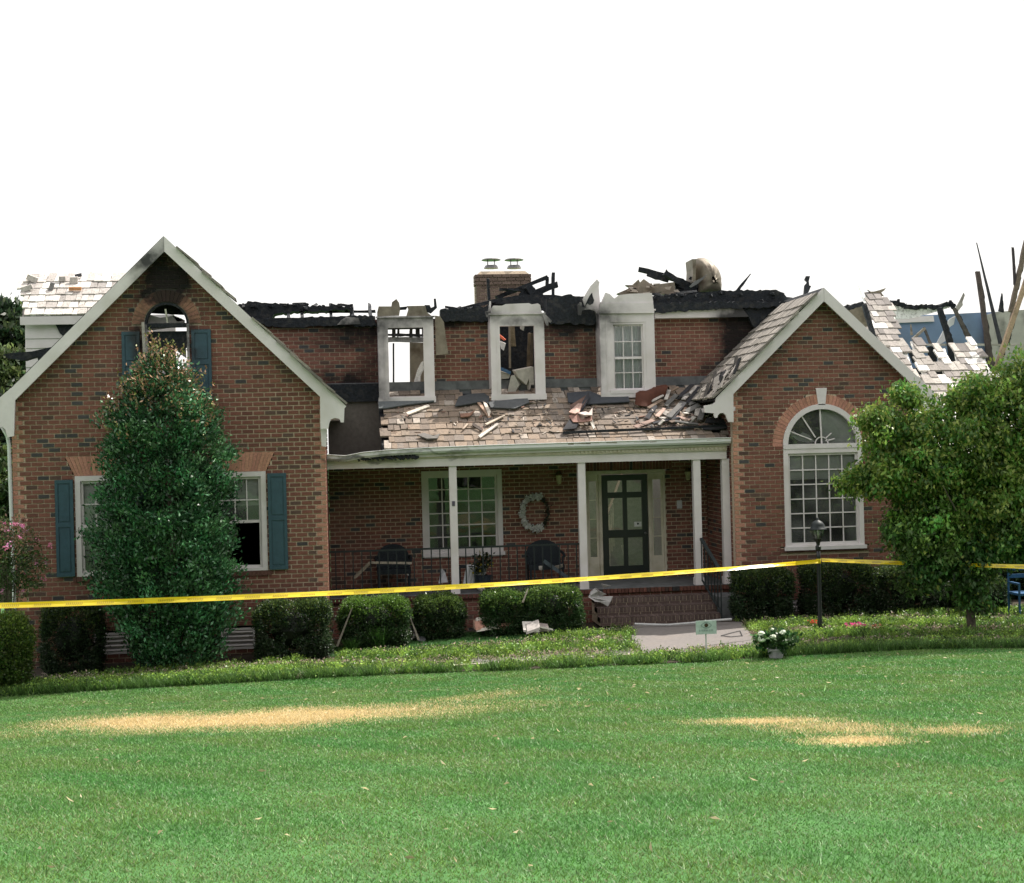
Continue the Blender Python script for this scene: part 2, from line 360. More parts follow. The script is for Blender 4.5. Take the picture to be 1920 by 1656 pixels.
xs = np.concatenate([np.linspace(-400, -14, 14), np.arange(-13.5, 20, .25), np.linspace(21, 400, 14)])
ys = np.concatenate([np.linspace(-400, 4, 16), np.arange(4.25, 34, .25), np.linspace(35, 700, 16)])
gx, gy = np.meshgrid(xs, ys); gzv = gz_np(gx, gy) - .012
mb = MB(); nx, ny = len(xs), len(ys)
mb.v = [tuple(p) for p in np.stack([gx.ravel(), gy.ravel(), gzv.ravel()], 1)]
mb.f = [(j * nx + i, j * nx + i + 1, (j + 1) * nx + i + 1, (j + 1) * nx + i) for j in range(ny - 1) for i in range(nx - 1)]
cxx = np.array([(mb.v[f[0]][0] + mb.v[f[2]][0]) / 2 for f in mb.f]); cyy = np.array([(mb.v[f[0]][1] + mb.v[f[2]][1]) / 2 for f in mb.f])
pa = patch_amount(cxx, cyy)[:, None]
gc = np.array([[.058, .150, .042]]) * (1 - pa) + np.array([[.46, .36, .17]]) * pa
mb.c = [tuple(c) for c in gc]
m_ground = mat('turf', attr=True, noise=.3, scale=5, rough=1, bump=.3)
g_o = mb.build('ground', m_ground, None); g_o['kind'] = 'structure'

# bed outlines: lawn edge (front) and back edge, in metres
edge_px = [(-60, 1312), (0, 1305), (250, 1290), (500, 1276), (760, 1262), (960, 1256), (1180, 1246), (1330, 1240), (1500, 1228), (1700, 1218), (1920, 1214), (2000, 1213)]
edge = [ground_at(*p) for p in edge_px]
ex = np.array([p.x for p in edge]); ey = np.array([p.y for p in edge])
def front_edge(x): return np.interp(x, ex, ey)
def sheet(name, quadgrid, m, dz, kind='structure'):
    mb = MB()
    for (x0, x1, y0f, y1f) in quadgrid:
        vs = [(x0, y0f(x0)), (x1, y0f(x1)), (x1, y1f(x1)), (x0, y1f(x0))]
        mb.add([(x, y, gz(x, y) + dz) for (x, y) in vs], [(0, 1, 2, 3)])
    o = mb.build(name, m); o['kind'] = kind; return o
sheet('flower_bed', [(x, x + .25, lambda q: float(front_edge(q)), lambda q: 24.2) for x in np.arange(-8, 13.5, .25)] +
      [(x, x + .25, lambda q: 24.2, lambda q: 29.2) for x in np.arange(-8, 13.5, .25)], m_soil, .004)
WK = [ground_at(*p) for p in ((1175, 1174), (1390, 1168), (1430, 1222), (1195, 1228))]
mb = MB(); nW = 10
for i in range(nW):
    a, b = i / nW, (i + 1) / nW
    P = [WK[0].lerp(WK[3], a), WK[1].lerp(WK[2], a), WK[1].lerp(WK[2], b), WK[0].lerp(WK[3], b)]
    P = [Vector((p.x, p.y, gz(p.x, p.y) + .022)) for p in P]
    mb.add(P, [(3, 2, 1, 0)])
S0 = ground_at(640, 1268); S1 = ground_at(1200, 1233)
for i in range(14):   # the same walk turns left along the bed
    a, b = S0.lerp(S1, i / 14), S0.lerp(S1, (i + 1) / 14); wv = Vector((0, .75, 0))
    P = [a, b, b + wv, a + wv]; mb.add([Vector((p.x, p.y, gz(p.x, p.y) + .026)) for p in P], [(0, 1, 2, 3)])
o = mb.build('path', m_conc); o['kind'] = 'structure'
mb = MB().add([(-400, -11, 2.006), (400, -11, 2.006), (400, -4, 2.006), (-400, -4, 2.006)], [(0, 1, 2, 3)])
o = mb.build('road', m_asph); o['kind'] = 'structure'

# ------------------------------------------------------------------ the house
house = empty('brick_house', (3, 26.1, 0), 'brick house with two gabled wings, porch and dormers, its main roof burnt away', 'house')
PIT, LEN, JT = .0815, .2035, .0165
def brick_col():
    r = R()
    if r < .06: c = (.070, .066, .068)
    elif r < .15: c = (.110, .070, .058)
    elif r < .55: c = (.182, .083, .065)
    else: c = (.212, .093, .071)
    k = U(.86, 1.16); return tuple(v * k for v in c)
def quoin_col():
    k = U(.85, 1.15); return (.46 * k, .235 * k * U(.95, 1.05), .172 * k)
class Wall: pass
ALLB = []     # (wall, centre, half sizes, colour)
def brick_wall(name, axis, base, z0, z1, intervals, depth=.2, ql=False, qr=False, phase=0, flip=1, mb=None, mortar=True, pit=PIT, ln=LEN, quoinf=None, colf=None, backing=None):
    """axis 'x': the wall runs along x at y=base and faces -y; 'y': runs along y at x=base and faces flip*x"""
    m = MB(); n = int(round((z1 - z0) / pit)); lst = []
    for i in range(n):
        za = z0 + i * pit; zc = za + pit / 2
        for (a, b, ea, eb) in intervals(zc):
            if b - a < .01: continue
            if axis == 'x': m.box(a + (.002 if ea else 0), b - (.002 if eb else 0), base + .012, base + depth, za, za + pit)
            else:
                q = sorted((base - .012 * flip, base - depth * flip)); m.box(q[0], q[1], a, b, za, za + pit)
            segs = []; x = a; L = a; Rr = b
            if ql and ea:
                w0 = LEN if i % 2 else LEN * .47; segs.append((a, a + w0 - JT, quoin_col())); L = a + w0
            if qr and eb:
                w0 = LEN * .47 if i % 2 == 0 else LEN; segs.append((b - w0 + JT, b, quoin_col())); Rr = b - w0
            off = (i % 2) * ln / 2 + phase
            k = math.floor((L - off) / ln)
            while True:
                s0 = off + k * ln; s1 = s0 + ln - JT; k += 1
                if s0 >= Rr: break
                c0, c1 = max(s0, L), min(s1, Rr)
                if c1 - c0 > .02: segs.append((c0, c1, (colf or brick_col)()))
            for (s0, s1, col) in segs:
                d = U(-.002, .003); h = pit - JT
                if axis == 'x': lst.append((((s0 + s1) / 2, base + .02 + d, zc), ((s1 - s0) / 2, .022, h / 2), col))
                else: lst.append(((base - flip * (.02 + d), (s0 + s1) / 2, zc), (.022, (s1 - s0) / 2, h / 2), col))
    w_ = m.build(name, m_mortar, house)
    ALLB.extend((w_, c, h, col, name) for (c, h, col) in lst)
    return w_
def minus(iv, a, b):
    out = []
    for (x0, x1, e0, e1) in iv:
        if b <= x0 or a >= x1: out.append((x0, x1, e0, e1)); continue
        if a > x0: out.append((x0, a, e0, False))
        if b < x1: out.append((b, x1, False, e1))
    return out
YL, YR, YW = 26.1, 27.1, 29.25
LX0, LX1, LAX, LAZ, LEZ = -5.82, -.37, -3.10, 7.06, 4.36
def iv_left(z):
    if z > LEZ: h = (LAZ - z) / (LAZ - LEZ) * (LX1 - LAX); iv = [(LAX - h, LAX + h, False, False)]
    else: iv = [(LX0, LX1, True, True)]
    if 1.29 < z < 3.41:
        e = .02 if z < 3.07 else .02 + (z - 3.07) * .45
        for c in (-4.31, -1.89): iv = minus(iv, c - .45 - (e if z > 3.07 else 0), c + .45 + (e if z > 3.07 else 0))
    if 4.40 < z < 5.72: iv = minus(iv, -3.11 - .39, -3.11 + .39)
    if 5.72 <= z < 5.72 + .62:
        r = math.sqrt(max(0, .61 ** 2 - (z - 5.72) ** 2)); iv = minus(iv, -3.11 - r, -3.11 + r)
    if -.10 < z < .28:
        for (a, b) in ((-4.50, -3.90), (-2.30, -1.70)): iv = minus(iv, a, b)
    return iv
RX0, RX1, RAX, RAZ, REZ = 7.42, 11.10, 9.26, 6.08, 4.33
def iv_right(z):
    if z > REZ: h = (RAZ - z) / (RAZ - REZ) * (RX1 - RAX); iv = [(RAX - h, RAX + h, False, False)]
    else: iv = [(RX0, RX1, True, True)]
    if 1.27 < z < 3.25: iv = minus(iv, 8.40, 9.98)
    if 3.25 <= z < 4.25:
        r = math.sqrt(max(0, 1.0 ** 2 - (z - 3.25) ** 2)); iv = minus(iv, 9.19 - r, 9.19 + r)
    if 1.18 < z <= 1.27: iv = minus(iv, 8.30, 10.08)
    if -.08 < z < .28: iv = minus(iv, 8.50, 9.1)
    return iv
wall_L = brick_wall('gable_wall', 'x', YL, -.34, 7.05, iv_left, ql=True, qr=True)
wall_R = brick_wall('gable_wall', 'x', YR, -.16, 6.08, iv_right, ql=True, qr=True)
wall_Ls = brick_wall('side_wall', 'y', LX1, -.34, 4.30, lambda z: [(YL + .2, YW, False, False)], flip=1)
wall_Rs = brick_wall('side_wall', 'y', RX0, -.16, 4.30, lambda z: [(YR + .2, YW, False, False)], flip=-1)
def iv_porch(z):
    iv = [(LX1 + .002, RX0 - .002, False, False)]
    if 1.20 < z < 2.92: iv = minus(iv, 1.50, 3.14)
    if .6 < z < 2.83: iv = minus(iv, 4.86, 6.53)
    if 2.83 <= z < 3.02: iv = minus(iv, 4.70, 6.70)
    return iv
wall_P = brick_wall('porch_wall', 'x', YW, .60, 3.22, iv_porch, phase=.05)
def iv_up(z): 
    iv = [(-2.2, 9.0, False, False)]
    if z < 4.42: return iv
    for (a, b) in ((.76, 1.70), (3.0, 3.92), (5.30, 6.15)):
        iv = minus(iv, a, b)
    return iv
wall_U = brick_wall('upper_wall', 'x', YW, 4.225, 6.02, iv_up, phase=.03)
def foundation(z): return [(LX1 + .002, RX0 - .002, False, False)]
wall_F = brick_wall('porch_foundation', 'x', 27.42, -.22, .52, foundation, phase=.1)

def voussoirs(cx, cz, r0, r1, a0, a1, n, Y, name='arch_brick', parent=None, skip=None):
    lst = []
    for i in range(n):
        t0 = a0 + (a1 - a0) * (i + .05) / n; t1 = a0 + (a1 - a0) * (i + .95) / n
        if skip and skip(.5 * (t0 + t1)): continue
        m = MB(); k = U(-.002, .002)
        pts = [(cx + r * math.cos(t), Y - .006 + k, cz + r * math.sin(t)) for (r, t) in ((r0, t0), (r1, t0), (r1, t1), (r0, t1))]
        if a1 < a0: pts.reverse()
        m.prism(pts, (0, .1, 0), quoin_col()); m.build(name, m_brick, parent)
voussoirs(-3.11, 5.72, .40, .60, 0, math.pi, 22, YL, parent=wall_L)
voussoirs(9.19, 3.25, .80, .995, 0, math.pi, 38, YR, parent=wall_R, skip=lambda t: abs(t - math.pi / 2) < .06)
MB().prism([(9.12, YR - .03, 4.04), (9.26, YR - .03, 4.04), (9.30, YR - .03, 4.37), (9.08, YR - .03, 4.37)], (0, .12, 0)).build('keystone', m_white, wall_R)
# mortar behind the rings
for (cx, cz, r0, r1, Y, w_) in ((-3.11, 5.72, .385, .64, YL, wall_L), (9.19, 3.25, .79, 1.03, YR, wall_R)):
    m = MB()
    for i in range(24):
        t0, t1 = math.pi * i / 24, math.pi * (i + 1) / 24
        m.prism([(cx + r * math.cos(t), Y + .008, cz + r * math.sin(t)) for (r, t) in ((r0, t0), (r1, t0), (r1, t1), (r0, t1))], (0, .18, 0))
    for sx in (-1, 1):
        q = sorted((cx + sx * (r0 + .01), cx + sx * r1)); m.box(q[0], q[1], Y + .009, Y + .19, cz - .1, cz)
    m.build('arch_mortar', m_mortar, w_)
# flat arches of upright bricks over the ground floor windows
for c in (-4.31, -1.89):
    n = 17; MB().prism([(c - .45, YL + .012, 3.06), (c + .45, YL + .012, 3.06), (c + .61, YL + .012, 3.41), (c - .61, YL + .012, 3.41)], (0, .15, 0)).build('lintel_mortar', m_mortar, wall_L)
    for i in range(n):
        f = lambda k, s: c + (k / n - .5) * 2 * s
        MB().prism([(f(i + .04, .455), YL - .003, 3.065), (f(i + .96, .455), YL - .003, 3.065), (f(i + .96, .615), YL - .003, 3.405), (f(i + .04, .615), YL - .003, 3.405)], (0, .1, 0), quoin_col()).build('lintel_brick', m_brick, wall_L)
# soldier course over the front door, rowlock sills
for i in range(29):
    x = 4.70 + i * .069; MB().box(x, x + .060, YW + .001, YW + .1, 2.835, 3.01, brick_col()).build('lintel_brick', m_brick, wall_P)
MB().box(4.70, 6.70, YW + .012, YW + .2, 2.83, 3.02).build('lintel_mortar', m_mortar, wall_P)
for i in range(26):
    x = 8.30 + i * .0685; MB().box(x, x + .060, YR - .035, YR + .1, 1.19, 1.27, (.15, .075, .06)).build('sill_brick', m_brick, wall_R)
MB().box(8.29, 10.09, YR + .008, YR + .19, 1.12, 1.279).build('sill_mortar', m_mortar, wall_R)
for c in (-4.31, -1.89):
    for i in range(15):
        x = c - .52 + i * .0695; MB().box(x, x + .060, YL - .03, YL + .01, 1.20, 1.285, (.14, .075, .06)).build('sill_brick', m_brick, wall_L)

# ---- porch floor, steps
MB().box(LX1 + .01, RX0 - .01, 27.38, YW + .1, .565, .60).build('porch_floor', m_flash, house)  # floor colour kept dark to deepen the shade in the porch
for i in range(int((RX0 - LX1 - .06) / .072)):
    x = LX1 + .03 + i * .072
    ALLB.append((wall_F, (x + .031, 27.40, .552), (.031, .055, .040), tuple(v * .6 for v in brick_col()), 'row'))
for k in range(3):
    zt = .45 - k * .15; y1 = 27.36 - k * .30; y0 = y1 - .30
    m = MB().box(4.62, 6.92, y0 + .012, 27.36, zt - .15, zt - .012); st = m.build('step', m_mortar, house)
    for i in range(32):
        x = 4.62 + i * .072
        gg = U(.8, 1.2); MBc = (.105 * gg, .075 * gg, .068 * gg); ALLB.append((st, (x + .031, (y0 + y1) / 2, zt - .045), (.031, .148, .05), MBc, 'step'))
    for i in range(11):
        x = 4.62 + i * .2095; ALLB.append((st, (x + .1, y0 + .06, zt - .122), (.099, .055, .022), (.10 * gg, .07 * gg, .063 * gg), 'step'))

# ---- bricks: 300 nearest ones as parts, all others joined
def vis_key(b):
    w_, c, h, col, nm = b
    d = math.hypot(c[0], c[1]); full = h[0] > .05
    ok = w_ is wall_L and c[0] > -2.05 and (c[2] > .9 or c[0] > -1.0) and c[2] > .85 and full
    return (0 if ok else 1, -c[2] if False else c[2])
ALLB.sort(key=vis_key)
variants = {}
for b in ALLB[:300]:
    w_, c, h, col, nm = b
    q = quoin_like = col[0] > .38
    key = (round(h[0], 3), q, 0 if q else min(3, int(col[0] * 16)), random.randint(0, 1))
    if key not in variants:
        m = MB(); hh = Vector(h); v = [(sx * (h[0] - (.002 if s_y < 0 else 0)), s_y * h[1], sz * (h[2] - (.002 if s_y < 0 else 0))) for s_y in (-1, 1) for (sx, sz) in ((-1, -1), (1, -1), (1, 1), (-1, 1))]
        m.add(v, [(0, 1, 2, 3), (7, 6, 5, 4), (1, 0, 4, 5), (2, 1, 5, 6), (3, 2, 6, 7), (0, 3, 7, 4)], col); variants[key] = m.mesh('brick', m_brick)
    o = bpy.data.objects.new('brick', variants[key]); COL.objects.link(o); o.location = c; o.parent = w_
m = MB()
for (w_, c, h, col, nm) in ALLB[300:]:
    m.obox(c, Vector((h[0], 0, 0)), Vector((0, h[1], 0)), Vector((0, 0, h[2])), col)
m.build('brickwork', m_brick, house, kind='stuff')

# ---- windows
def grid_window(name, x0, x1, z0, z1, Y, cols, rows, casing=.09, sash=.045, mun=.022, parent=house, sill=True, sashm=m_white, casm=m_white, rail=None, panes=True, proud=.03, bars=True):
    w_ = MB()
    w_.box(x0, x0 + casing, Y - proud, Y + .10, z0, z1).box(x1 - casing, x1, Y - proud, Y + .10, z0, z1)
    w_.box(x0 + casing, x1 - casing, Y - proud, Y + .10, z1 - casing, z1).box(x0 + casing, x1 - casing, Y - proud, Y + .10, z0, z0 + casing * .6)
    w_ = w_.build('window', casm, parent)
    if sill: MB().box(x0 - .03, x1 + .03, Y - proud - .05, Y - proud, z0 - .045, z0 + .025).build('sill', casm, w_)
    a0, a1, b0, b1 = x0 + casing, x1 - casing, z0 + casing * .6, z1 - casing
    m = MB()
    m.box(a0, a0 + sash, Y + .02, Y + .065, b0, b1).box(a1 - sash, a1, Y + .02, Y + .065, b0, b1)
    m.box(a0 + sash, a1 - sash, Y + .02, Y + .065, b1 - sash, b1).box(a0 + sash, a1 - sash, Y + .02, Y + .065, b0, b0 + sash)
    if rail: m.box(a0 + sash, a1 - sash, Y + .012, Y + .065, rail - .025, rail + .025)
    m.build('sash', sashm, w_)
    a0 += sash; a1 -= sash; b0 += sash; b1 -= sash
    if bars:
        m = MB()
        for i in range(1, cols):
            x = a0 + (a1 - a0) * i / cols; m.box(x - mun / 2, x + mun / 2, Y + .03, Y + .055, b0, b1)
        zs = [b0 + (b1 - b0) * j / rows for j in range(1, rows)]
        if rail: zs = [z for z in zs if abs(z - rail) > .05]
        for z in zs: m.box(a0, a1, Y + .027, Y + .058, z - mun / 2, z + mun / 2)
        m.build('muntin', sashm, w_)
    if panes:
        for i in range(cols):
            for j in range(rows):
                xa, xb = a0 + (a1 - a0) * i / cols, a0 + (a1 - a0) * (i + 1) / cols; za, zb = b0 + (b1 - b0) * j / rows, b0 + (b1 - b0) * (j + 1) / rows
                t = U(-.002, .002); t2 = U(-.002, .002)
                MB().add([(xa, Y + .043 + t, za), (xb, Y + .043 - t, za), (xb, Y + .043 - t + t2, zb), (xa, Y + .043 + t + t2, zb)], [(0, 1, 2, 3)]).build('pane', m_glass, w_)
    return w_
for c in (-4.31, -1.89):
    wn = grid_window('window', c - .45, c + .45, 1.29, 3.06, YL, 3, 4, rail=2.17, bars=False, panes=False, sill=False)
    m = MB(); 
    for i in (1, 2):
        x = c - .315 + .63 * i / 3; m.box(x - .01, x + .01, YL + .03, YL + .055, 2.19, 2.92)
    m.box(c - .315, c + .315, YL + .027, YL + .058, 2.545, 2.565); m.build('muntin', m_white, wn)
    for i in range(3):
        for (za, zb) in ((2.19, 2.555), (2.555, 2.925)):
            xa = c - .315 + .21 * i; t = U(-.002, .002)
            MB().add([(xa, YL + .043 + t, za), (xa + .21, YL + .043 - t, za), (xa + .21, YL + .043 - t, zb), (xa, YL + .043 + t, zb)], [(0, 1, 2, 3)]).build('pane', m_glass, wn)
    if c < -3: MB().add([(c - .315, YL + .043, 1.38), (c + .315, YL + .043, 1.38), (c + .315, YL + .043, 2.15), (c - .315, YL + .043, 2.15)], [(0, 1, 2, 3)]).build('pane', m_glass, wn)
    # half drawn light blind behind the upper sash
    MB().box(c - .33, c + .33, YL + .12, YL + .125, 1.75 if c < -3 else 2.45, 2.98).build('blind', m_shade, wn)
def shutter(x0, x1, z0, z1, Y, tilt=None):
    m = MB().box(x0, x1, Y - .045, Y - .012, z0, z1)
    s = m.build('shutter', m_blue, house); zm = z0 + (z1 - z0) * .535
    f = MB(); b = .05
    for (a, c, d, e) in ((x0, x0 + b, z0, z1), (x1 - b, x1, z0, z1)): f.box(a, c, Y - .062, Y - .045, d, e)
    for (d, e) in ((z0, z0 + .07), (zm - .04, zm + .04), (z1 - .06, z1)): f.box(x0 + b, x1 - b, Y - .061, Y - .045, d, e)
    f.build('stile_frame', m_blue, s)
    for (d, e) in ((z0 + .095, zm - .065), (zm + .065, z1 - .085)): MB().prism([(x0 + b + .02, Y - .057, d), (x1 - b - .02, Y - .057, d), (x1 - b - .02, Y - .057, e), (x0 + b + .02, Y - .057, e)], (0, .012, 0)).build('panel', m_blue, s)
    return s
shutter(-5.10, -4.79, 1.30, 3.0, YL); shutter(-3.83, -3.52, 1.30, 3.0, YL); shutter(-2.70, -2.37, 1.30, 3.02, YL); shutter(-1.41, -1.08, 1.30, 3.02, YL)
shutter(-2.68, -2.34, 4.36, 5.61, YL); shutter(-3.89, -3.58, 4.36, 5.59, YL)
# burnt arched gable window
wn = MB(); wn.box(-3.50, -3.455, YL + .0, YL + .12, 4.4, 5.72).box(-2.765, -2.72, YL + .0, YL + .12, 4.4, 5.72)
wn = wn.build('window', m_white, house)
m = MB()
for i in range(18):
    t0, t1 = math.pi * i / 18, math.pi * (i + 1) / 18
    m.prism([(-3.11 + r * math.cos(t), YL + .01, 5.72 + r * math.sin(t)) for (r, t) in ((.345, t0), (.395, t0), (.395, t1), (.345, t1))], (0, .12, 0))
m.box(-3.455, -2.765, YL + .0, YL + .11, 5.66, 5.735); m.build('arch_frame', m_char, wn)
MB().box(-3.455, -2.765, YL + .13, YL + .20, 5.30, 5.60).build('burnt_sash', m_char, wn)
MB().beam((-3.10, YL + .05, 5.74), (-3.13, YL + .05, 5.99), .03, .02, (.5, .48, .4)).build('muntin', m_timber, wn)
m = MB()
for (pts, c) in (([(276, 598), (280, 590), (300, 596), (325, 592), (346, 601), (346, 606), (300, 612), (276, 612)], (.35, .33, .31)), ([(322, 590), (340, 597), (347, 601), (332, 603)], (.8, .78, .75)),
                 ([(325, 648), (348, 645), (349, 672), (338, 664)], (.42, .40, .43)), ([(276, 616), (300, 612), (346, 607), (346, 611), (300, 617), (278, 620)], (.22, .2, .18))):
    m.prism([at(x, y, YL + .3) for (x, y) in pts][::-1], (0, .05, 0), c)
m.build('fallen_plaster', m_attr, wn)
MB().prism([(-3.7, YL + .5, 5.98), (-2.5, YL + .5, 5.90), (-2.5, YL + .5, 6.5), (-3.7, YL + .5, 6.5)], (0, .06, 0)).build('burnt_lining', m_char, wn)
MB().prism([(-3.7, YL + .9, 4.9), (-3.05, YL + .9, 5.0), (-3.1, YL + .9, 5.5), (-3.7, YL + .9, 5.5)], (0, .06, 0)).build('burnt_lining', m_char, wn)
MB().beam(at(268, 604, YL - .06), at(272, 690, YL - .06), .05, .03, (.36, .33, .30)).build('loose_trim', m_timber, wn)
m = MB()
for i in range(7): MB().beam((-3.9 + i * .3, YL + U(.5, 1.4), 4.35), (-3.9 + i * .3 + U(-.3, .3), YL + U(.5, 1.6), U(5.2, 5.7)), .06, .1, rough=.2, seg=3).build('burnt_stud', m_char, house)
m.box(-4.2, -2.1, YL + 1.5, YL + 1.6, 4.35, 4.9); m.build('charred_framing', m_char, house)
# front porch window, door
wP = grid_window('window', 1.50, 3.14, 1.22, 2.92, YW, 5, 6, casing=.10)
MB().box(1.52, 3.12, YW - .028, YW - .002, 1.15, 1.225).build('apron', m_white, wP)
# round headed window in the right wing
wR = grid_window('window', 8.40, 9.98, 1.28, 3.20, YR, 5, 6, casing=.09)
m = MB()
for i in range(28):
    t0, t1 = math.pi * i / 28, math.pi * (i + 1) / 28
    m.prism([(9.19 + r * math.cos(t), YR - .03, 3.27 + r * math.sin(t)) for (r, t) in ((.69, t0), (.79, t0), (.79, t1), (.69, t1))], (0, .13, 0))
m.box(8.40, 9.98, YR - .045, YR + .1, 3.20, 3.29); m.build('arch_frame', m_white, wR)
m = MB(); c = Vector((9.19, YR + .04, 3.29))
m.beam(c, c + Vector((-.02, 0, .68)), .028, .025, (1, 1, 1)).beam(c + Vector((-.12, 0, .12)), c + Vector((-.40, 0, .56)), .024, .02)
m.beam(c + Vector((-.2, 0, .08)), c + Vector((-.62, 0, .25)), .02, .02).beam(c + Vector((.08, 0, .10)), c + Vector((.2, 0, .2)), .02, .02).beam(c + Vector((.08, 0, .05)), c + Vector((.26, 0, .09)), .02, .02)
for i in range(8):
    t0, t1 = math.pi * i / 8, math.pi * (i + 1) / 8; m.beam(c + Vector((.13 * math.cos(t0), 0, .13 * math.sin(t0))), c + Vector((.13 * math.cos(t1), 0, .13 * math.sin(t1))), .02, .02)
m.build('muntin', m_white, wR)
n = 20; MB().add([(9.19, YR + .05, 3.28)] + [(9.19 + .7 * math.cos(math.pi * i / n), YR + .05, 3.28 + .7 * math.sin(math.pi * i / n)) for i in range(n + 1)], [(0, i + 2, i + 1)[::-1] for i in range(n)]).build('pane', m_glass, wR)
pts = [(9.19 + .69 * math.cos(math.pi * .5 * i / 10), YR + .12, 3.28 + .69 * math.sin(math.pi * .5 * i / 10)) for i in range(11)] + [(9.17, YR + .12, 3.75), (9.24, YR + .12, 3.28)]
MB().prism(pts, (0, .01, 0)).build('sunburst_shade', m_shade, wR)
MB().prism([(8.55, YR + .13, 3.50), (8.75, YR + .13, 3.36), (8.95, YR + .13, 3.31), (9.08, YR + .13, 3.33), (8.98, YR + .13, 3.46), (8.84, YR + .13, 3.52), (8.76, YR + .13, 3.45), (8.66, YR + .13, 3.56)], (0, .01, 0)).build('torn_shade', m_shade, wR)
MB().box(8.50, 9.88, YR + .10, YR + .11, 2.60, 3.2, (1, 1, 1)).build('blind', m_shade, wR)

fr = MB()
fr.box(4.86, 4.90, YW - .03, YW + .15, .62, 2.83).box(6.49, 6.53, YW - .03, YW + .15, .62, 2.83).box(4.90, 6.49, YW - .03, YW + .15, 2.755, 2.83)
fr.box(5.14, 5.20, YW - .02, YW + .15, .62, 2.755).box(6.17, 6.23, YW - .02, YW + .15, .62, 2.755)
dfr = fr.build('door_frame', m_cream, house)
for (a, b) in ((4.90, 5.14), (6.23, 6.49)):
    s = MB().box(a, a + .045, YW + .02, YW + .08, .64, 2.75).box(b - .045, b, YW + .02, YW + .08, .64, 2.75).box(a + .045, b - .045, YW + .02, YW + .08, .64, 1.05).box(a + .045, b - .045, YW + .02, YW + .08, 2.62, 2.75)
    for k in (1, 2, 3): s.box(a + .045, b - .045, YW + .03, YW + .06, 1.05 + k * .39, 1.063 + k * .39)
    s.build('sidelight', m_cream, dfr)
    MB().add([(a + .045, YW + .05, 1.05), (b - .045, YW + .05, 1.05), (b - .045, YW + .05, 2.62), (a + .045, YW + .05, 2.62)], [(0, 1, 2, 3)]).build('pane', m_glass, dfr)
d = MB(); dx0, dx1 = 5.21, 6.16
XS = [dx0, dx0 + .12, dx0 + .43, dx0 + .52, dx0 + .83, dx1]
for (a, b) in ((XS[0], XS[1]), (XS[2], XS[3]), (XS[4], XS[5])): d.box(a, b, YW + .0, YW + .05, .64, 2.74)
for (a, b) in ((.64, .86), (1.44, 1.60), (2.26, 2.38), (2.62, 2.74)):
    for (p, q) in ((XS[1], XS[2]), (XS[3], XS[4])): d.box(p, q, YW + .0, YW + .05, a, b)
door = d.build('door', m_black, house)
for (a, b) in ((.86, 1.44), (1.60, 2.26), (2.38, 2.62)):
    for (p, q) in ((XS[1], XS[2]), (XS[3], XS[4])): MB().add([(p, YW + .025, a), (q, YW + .025, a), (q, YW + .025, b), (p, YW + .025, b)], [(0, 1, 2, 3)]).build('pane', m_glass, door)
MB().lathe((dx1 - .06, YW - .02, 1.52), [(.01, -.03), (.028, -.02), (.03, 0), (.012, .02)], 10, axis='y').build('handle', m_capmetal, door)
# hall seen through the door
h = MB().box(4.8, 6.6, YW + 1.9, YW + 1.95, .6, 3.1, (.36, .335, .32)).box(4.78, 4.8, YW + .2, YW + 1.9, .6, 3.1, (.42, .395, .375)).box(6.6, 6.62, YW + .2, YW + 1.9, .6, 3.1, (.42, .395, .375))
h.build('hall_wall', m_attr, house)
h = MB(); p = (.62, .56, .5)
h.beam((5.37, YW + .6, .62), (5.37, YW + .6, 1.75), .10, .10, (.16, .08, .05)).beam((5.37, YW + .6, 1.8), (5.95, YW + 1.5, 2.8), .05, .05, (.10, .06, .04)).beam((5.52, YW + .9, .65), (5.44, YW + .8, 1.8), .03, .03, p).beam((5.3, YW + .9, 2.2), (5.62, YW + .9, 1.4), .04, .04, p)
for i in range(4): h.beam((5.43 + i * .06, YW + .65 + i * .1, .9 + i * .1), (5.43 + i * .06, YW + .65 + i * .1, 1.75 + i * .12), .025, .025, p)
h.beam((5.70, YW + .5, 1.25), (5.82, YW + .5, .75), .05, .03, p); h.build('staircase', m_attr, house)

# dark rooms behind the glass
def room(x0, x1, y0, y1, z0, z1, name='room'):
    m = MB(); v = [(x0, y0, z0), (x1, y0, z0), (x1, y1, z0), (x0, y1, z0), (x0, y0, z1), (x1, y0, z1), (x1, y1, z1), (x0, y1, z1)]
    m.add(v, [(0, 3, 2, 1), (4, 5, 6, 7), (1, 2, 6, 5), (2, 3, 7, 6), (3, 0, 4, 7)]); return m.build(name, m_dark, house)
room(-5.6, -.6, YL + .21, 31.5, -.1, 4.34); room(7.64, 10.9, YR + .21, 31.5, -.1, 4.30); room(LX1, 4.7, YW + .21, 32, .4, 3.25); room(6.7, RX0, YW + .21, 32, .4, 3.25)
# ---- vents
for (a, b, Y, z0, z1, w_) in ((-4.50, -3.90, YL, -.10, .27, wall_L), (-2.30, -1.70, YL, -.10, .27, wall_L), (8.50, 9.1, YR, -.08, .27, wall_R)):
    m = MB().box(a, a + .03, Y - .02, Y + .05, z0, z1).box(b - .03, b, Y - .02, Y + .05, z0, z1).box(a + .03, b - .03, Y - .02, Y + .05, z1 - .03, z1).box(a + .03, b - .03, Y - .02, Y + .05, z0, z0 + .03).box(a + .03, b - .03, Y + .1, Y + .11, z0, z1, (0, 0, 0))
    v = m.build('vent', m_white, house)
    for k in range(4):
        z = z0 + .055 + k * .078; MB().obox(((a + b) / 2, Y + .015, z), Vector(((b - a) / 2 - .03, 0, 0)), Vector((0, .03, -.022)), Vector((0, .005, .012))).build('slat', m_white, v)
